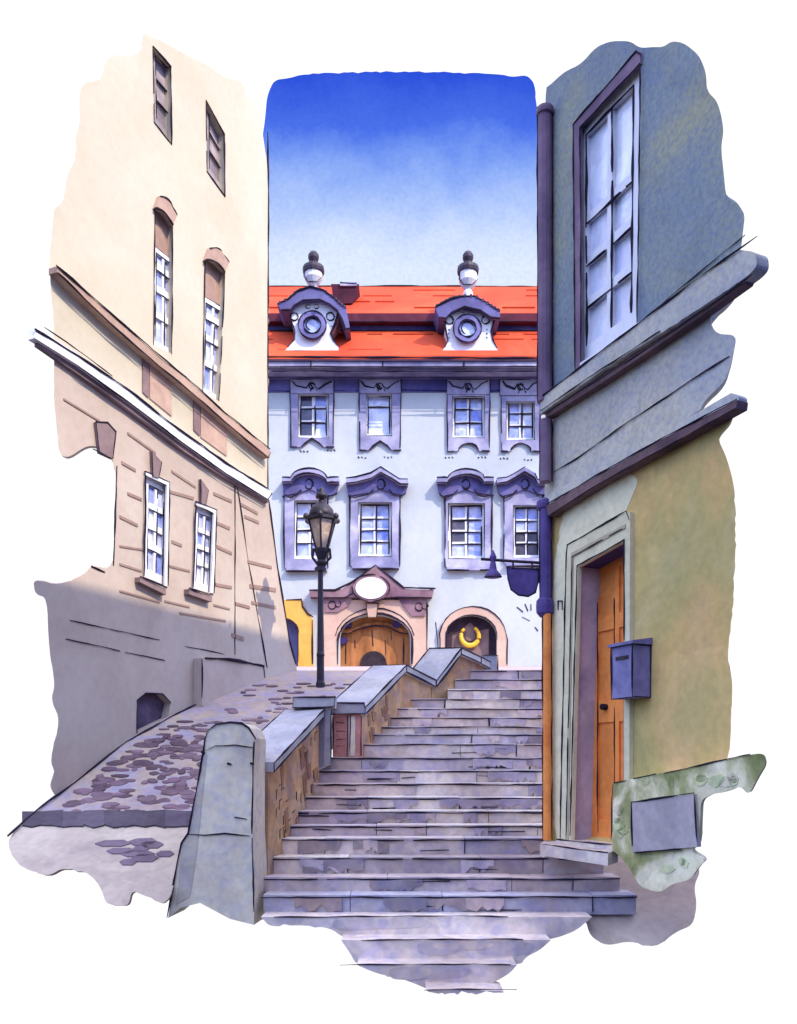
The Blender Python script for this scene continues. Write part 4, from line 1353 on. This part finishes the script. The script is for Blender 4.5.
    ch.inkp(pl, [(340, 282.5), (357, 283.5)], 1.6, .07)
    ch.build("chimney", ro)
    # dormers
    FD = Plane((0, 29.42, 0), (1, 0, 0), (0, -1, 0))
    data = [dict(body=[(284, 352), (339, 352), (338, 346), (333, 340), (331, 333), (335, 324), (338, 313), (330, 304), (318, 299), (303, 299), (294, 305), (291, 314), (291, 320), (295, 331), (294, 340), (288, 347)],
                 hood=[(277, 304), (288, 299), (297, 291), (310, 286.5), (323, 290), (334, 298), (340, 304), (346, 308), (350, 328), (345, 329), (341, 318), (337, 310), (330, 304), (320, 299), (303, 300), (294, 306), (291, 310), (281, 310)],
                 c=(312.3, 324.5), fx=313.5, yt=252, dy=0),
            dict(body=[(440, 354), (499, 354), (497, 348), (493, 340), (491, 331), (494, 320), (490, 312), (480, 306), (462, 304), (451, 310), (446, 318), (445, 326), (448, 340), (445, 347)],
                 hood=[(435, 307), (444, 302), (452, 298), (462, 296), (474, 296), (486, 302), (493, 307), (500, 311), (500, 318), (490, 317), (480, 310), (464, 306), (451, 312), (446, 318), (439, 317)],
                 c=(467.5, 328), fx=468, yt=253, dy=3)]
    for d in data:
        p = Part()
        p.pris(FD, d['body'], -1.2, 0, M['white'])
        b = d['body']
        k = len(b)
        p.inkp(FD, [b[k - 1], b[k - 2], b[k - 3], b[k - 4], b[k - 5]], 2.2, .01)
        p.inkp(FD, [b[2], b[3], b[4], b[5], b[6]], 2.2, .01)
        p.inkp(FD, [(b[0][0] + 3, b[0][1] - 1), (b[1][0] - 3, b[1][1] - 1)], 1.6, .01, gap=.05)
        cx_, cy = d['c']
        for s in (-1, 1):
            p.inkp(FD, arc_pts(cx_ + s * 18, cy - 8, 4, 4, 0, 400, 11), 1.9, .012, .2)
            for j in range(3):
                p.inkp(FD, [(cx_ + s * 19, cy + 1 + j * 4), (cx_ + s * 19 + 1, cy + 2 + j * 4)], 1.8, .01, .1)
        do = p.build("dormer", root)
        h = Part()
        h.pris(FD, d['hood'], -.9, .22, M['lavdk'])
        hn = len(d['hood'])
        tp = 8 if hn == 18 else 8
        h.inkp(FD, d['hood'][:tp], 2.4, .23)
        h.inkp(FD, d['hood'][tp:], 2.4, .23)
        for (a, b2) in zip(d['hood'][:tp - 1], d['hood'][1:tp]):
            for t in (.25, .75):
                x, y = a[0] + (b2[0] - a[0]) * t, a[1] + (b2[1] - a[1]) * t
                h.pris(FD, arc_pts(x, y - .6, 1.7, 1.7, 0, 315, 7), -.2, .24, M['plum'], tint=(.5, .5, .6))
        h.inkp(FD, arc_pts(cx_ - 4, cy - 18, 2.6, 2.2, 40, 330, 7), 1.4, .235, .2)
        h.inkp(FD, arc_pts(cx_ + 4, cy - 18, 2.6, 2.2, -150, 140, 7), 1.4, .235, .2)
        h.build("hood", do)
        o = Part()
        ring_o, ring_i = arc_pts(cx_, cy, 14, 14, 0, 348, 29), arc_pts(cx_, cy, 8.6, 8.6, 0, 348, 29)
        o.pris(FD, ring_o, 0, .14, M['lavdk'], holes=[ring_i], hd=.12, tint=(1.25, 1.25, 1.2))
        o.pris(FD, arc_pts(cx_, cy, 8.6, 8.6, 0, 348, 29), 0, .03, M['glass'], tint=(.8, .85, 1))
        o.inkp(FD, ring_o + ring_o[:1], 1.6, .145, .3, gap=.03)
        o.inkp(FD, ring_i + ring_i[:1], 2.0, .145, .3)
        o.inkp(FD, arc_pts(cx_, cy, 6, 6, 20, 250, 12), 1.2, .04, .3)
        o.build("oculus", do)
        f = Part()
        q = 29.55 / F_PX
        base = at(d['fx'], 297 + d['dy'], 29.55)
        Z = lambda y: (297 + d['dy'] - y) * q
        dy = d['dy']
        f.lathe(base, [(5 * q, 0), (5 * q, Z(290 + dy)), (3 * q, Z(287 + dy)), (6 * q, Z(284 + dy)), (9 * q, Z(279 + dy)), (9 * q, Z(273.5))], M['white'], 14)
        f.lathe(base + Vector((0, 0, Z(273.5))), [(10.5 * q, 0), (11 * q, 3 * q), (10.5 * q, 6 * q), (6 * q, 8 * q), (4 * q, 11 * q), (5.4 * q, 15 * q), (5.4 * q, 18 * q), (3.5 * q, 21 * q), (.5 * q, 22 * q)], M['iron'], 14, (1.2, 1.0, 1.2))
        f.ink([base + Vector((-9 * q, -.15, Z(275))), base + Vector((-9 * q, -.15, Z(279 + dy))), base + Vector((-5 * q, -.2, Z(285 + dy))), base + Vector((4 * q, -.2, Z(285 + dy))), base + Vector((9 * q, -.15, Z(279 + dy)))], 1.5)
        f.build("finial", do)
    # portal
    p = Part()
    arch_in = door
    outer = [(323, 672), (323, 612), (311, 600), (311, 590), (350, 586), (427, 588), (427, 672)]
    p.pris(FA, [(323, 672), (427, 672), (427, 600), (323, 600)], 0, .18, M['peach'], holes=[[(338, 672 - .5), (412, 671.5), (412, 642)] + arc_pts(375, 640, 37, 27, 2, 178, 12) + [(338, 642)]], hd=.4)
    p.pris(FA, [(310, 597), (432, 597), (434, 590), (405, 589), (375, 566), (350, 584), (342, 589), (309, 590)], 0, .34, M['mauve'])
    p.pris(FA, [(325, 612), (338, 612), (348, 606), (352, 598), (323, 598)], .17, .24, M['mauve'])
    p.pris(FA, [(412, 616), (425, 616), (427, 598), (398, 598), (404, 607)], .17, .24, M['mauve'])
    p.inkp(FA, [(309, 590), (335, 590), (350, 583), (375, 565), (404, 588), (433, 589)], 2.0, .35)
    p.inkp(FA, [(418, 588), (434, 589)], 3.2, .355)
    p.inkp(FA, [(312, 598), (345, 598), (353, 593)], 1.6, .35, gap=.04)
    p.inkp(FA, [(390, 597), (432, 598)], 1.6, .35, gap=.04)
    p.inkp(FA, [(323, 612), (323, 664)], 1.5, .19)
    p.inkp(FA, [(427, 602), (427, 664)], 1.5, .19)
    p.inkp(FA, [(338, 664), (338, 642)] + arc_pts(375, 640, 37, 27, 178, 2, 14) + [(412, 664)], 2.4, .19)
    p.inkp(FA, arc_pts(375, 640, 40, 32, 172, 8, 12), 1.4, .19)
    for cx_, cy in ((332, 605), (419, 607)):
        p.inkp(FA, arc_pts(cx_, cy, 4, 4, 30, 340, 8), 1.5, .25, .3)
        p.inkp(FA, arc_pts(cx_ + 6, cy - 1, 3, 3, 180, 420, 7), 1.4, .25, .3)
    po = p.build("portal", root)
    o = Part()
    ring, inn = arc_pts(371, 588, 18.5, 13.5, 0, 350, 28), arc_pts(371, 588, 15.5, 10.8, 0, 350, 28)
    o.pris(FA, ring, .3, .44, M['mauve'], tint=(1.1, 1.05, 1.05))
    o.pris(FA, inn, .42, .48, M['white'], tint=(1.05, 1.05, 1.05))
    o.inkp(FA, ring + ring[:1], 1.6, .445, .3, gap=.06)
    o.build("cartouche", po)
    k = Part()
    k.pris(FA, [(368, 617), (376, 617), (378, 603), (366, 603)], .1, .30, M['peach'])
    k.inkp(FA, [(368, 617), (366, 603), (378, 603), (376, 617), (368, 617)], 1.5, .305)
    k.build("keystone", po)
    d = Part()
    d.pris(FA, door, -.34, -.26, M['wood'])
    d.pris(FA, [(338, 634), (346, 633), (356, 631), (365, 627.5), (376, 626), (388, 627), (400, 632), (412, 634), (412, 631), (400, 628), (388, 623), (376, 622), (365, 623.5), (355, 628), (338, 631)], -.26, -.14, M['wood'], tint=(.85, .8, .8))
    d.inkp(FA, [(340, 634), (350, 633), (357, 630), (366, 627.5), (376, 626), (388, 627), (400, 633), (410, 634)], 1.8, -.13)
    for x, y0, y1 in ((355, 640, 648), (372, 630, 646), (391, 631, 640), (385, 640, 655), (404, 638, 664), (346, 638, 664)):
        d.inkp(FA, [(x, y0), (x + R.uniform(-1, 1), y1)], 1.4, -.25)
    do = d.build("door", root)
    hp = Part()
    hp.pris(FA, [(360, 672), (387, 672), (387, 664)] + arc_pts(373.5, 663, 13, 12, 0, 180, 9) + [(360, 664)], -.26, -.2, M['dark'], tint=(.5, .45, .5))
    hp.build("wicket", do)
    for cx_, cy in ((347, 624), (397, 624), (343, 640)):
        b = Part()
        b.pris(FA, [(cx_ + 5 * math.cos(t) * R.uniform(.7, 1.1), cy + 4.5 * math.sin(t) * R.uniform(.7, 1.1)) for t in [i * .79 for i in range(8)]], -.26, -.12, M['violet'], tint=(.5, .4, .6))
        b.build("rosette", do)
    # arched shop window with a gilt ring
    p = Part()
    outb = [(440, 672), (446, 672 - .0)] 
    ring_o = [(440, 640)] + arc_pts(472.5, 638, 33.5, 32, 172, 8, 12) + [(507, 640), (508, 672)]
    ring_i = [(497, 672), (497, 640)] + arc_pts(471.5, 636, 25.5, 21, 10, 170, 10) + [(446, 640), (446, 672)]
    p.pris(FA, [(440, 672)] + ring_o + ring_i, 0, .12, M['peach'])
    p.inkp(FA, [(440, 664)] + ring_o[:-1] + [(507, 664)], 1.5, .13, gap=.06)
    p.inkp(FA, ring_i[1:-1] + [(446, 660)], 1.9, .13)
    wo = p.build("arched_window", root)
    q = Part()
    q.pris(FA, bay, -.34, -.28, M['greybrown'], tint=(.85, .8, .8))
    q.pris(FA, [(447, 628)] + arc_pts(471.5, 636, 25, 21, 165, 8, 10) + [(497, 662), (489, 662), (489, 628), (480, 630), (470, 622), (460, 630), (452, 634), (452, 646), (447, 650)], -.28, -.22, M['dark'], tint=(.55, .45, .6))
    q.build("pane", wo)
    gd = Part()
    cpt = [FA.px(x, y, -.16) for x, y in arc_pts(470, 636, 9, 9.5, 130, 420, 16)]
    gd.tube(cpt, [2.4 * DF / F_PX * (0.5 + .6 * math.sin(math.pi * (i + 1) / 18)) for i in range(17)], M['gold'], 8)
    gd.inkp(FA, arc_pts(470, 636, 5.4, 6, 150, 400, 10), 1.3, -.09, .3)
    gd.build("gilt_ring", wo)
    # ochre doorway at the left corner
    p = Part()
    p.pris(FA, [(262, 672), (270, 672), (270, 634)] + arc_pts(284, 632, 14, 14, 175, 5, 8) + [(298, 634), (298, 672), (313, 672), (313, 620), (308, 612), (304, 607), (302, 600), (262, 600)], 0, .14, M['ochre'])
    p.inkp(FA, [(286, 600), (301.5, 599.5), (303, 607), (308, 614), (313, 617)], 1.8, .15)
    p.inkp(FA, [(312.5, 620), (312.5, 664)], 2.0, .15, gap=.05)
    p.inkp(FA, [(298, 662), (298, 634)] + arc_pts(284, 632, 14, 14, 5, 80, 6), 2.0, .15)
    po = p.build("ochre_surround", root)
    q = Part()
    q.pris(FA, ydoor, -.32, -.26, M['lavdk'])
    q.build("door", po)
build_townhouse()

# ------------------------------------------------------------------ unseen house added off to the right to cast shade and bounce blue
def build_shade_house():
    U, N = L.U, -L.N                       # its front runs parallel to the cream house
    h = to_sun.copy()
    h.z = 0
    hd = h.normalized()
    dist = 13.0
    a = L.pt(0, 0) + hd * dist
    H = 4.0 + dist * math.tan(SUN_EL)
    back = -N
    root = thing("added_shade_house", "unseen blue house block added to shade the cream house wall and the stairs", "house", (a.x, a.y, 0))
    p0, p1 = a + U * 1.6, a - U * 14.0
    w = Part()
    q = [p1, p0, p0 + back * 6, p1 + back * 6]
    w.hexa([Vector((v.x, v.y, -1)) for v in q], [Vector((v.x, v.y, H - .3)) for v in q], M['bounceblue'])
    w.build("wall", root)
    r = Part()
    q2 = [p1 + N * .0 - U * .3, p0 + U * .0, p0 + back * 6.3, p1 + back * 6.3 - U * .3]
    q3 = [p1, p0, p0 + back * 3, p1 + back * 3]
    r.hexa([Vector((v.x, v.y, H - .298)) for v in q2], [Vector((v.x, v.y, H)) for v in q2], M['red'])
    r.build("roof", root)
    for j in range(3):
        for i in range(5):
            c = p0 - U * (1.6 + i * 2.6)
            z = 2.0 + j * 4.0
            b = Part()
            f = [c - U * .55, c + U * .55]
            fr = [Vector((f[0].x, f[0].y, z)) + N * .06, Vector((f[1].x, f[1].y, z)) + N * .06, Vector((f[1].x, f[1].y, z + 1.9)) + N * .06, Vector((f[0].x, f[0].y, z + 1.9)) + N * .06]
            b.solid(fr, -N * .06, M['white'])
            wo = b.build("window", root)  # window of the added, unseen shade house
            g = Part()
            for s in (0, 1):
                for t in (0, 1, 2):
                    e0 = c - U * .48 + U * (.5 * s)
                    z0 = z + .08 + t * .6
                    g.solid([Vector((e0.x, e0.y, z0)) + N * .075, Vector((e0.x, e0.y, z0)) + U * .45 + N * .075, Vector((e0.x, e0.y, z0 + .52)) + U * .45 + N * .075, Vector((e0.x, e0.y, z0 + .52)) + N * .075], -N * .014, M['glass'])
            g.build("pane", wo)
build_shade_house()
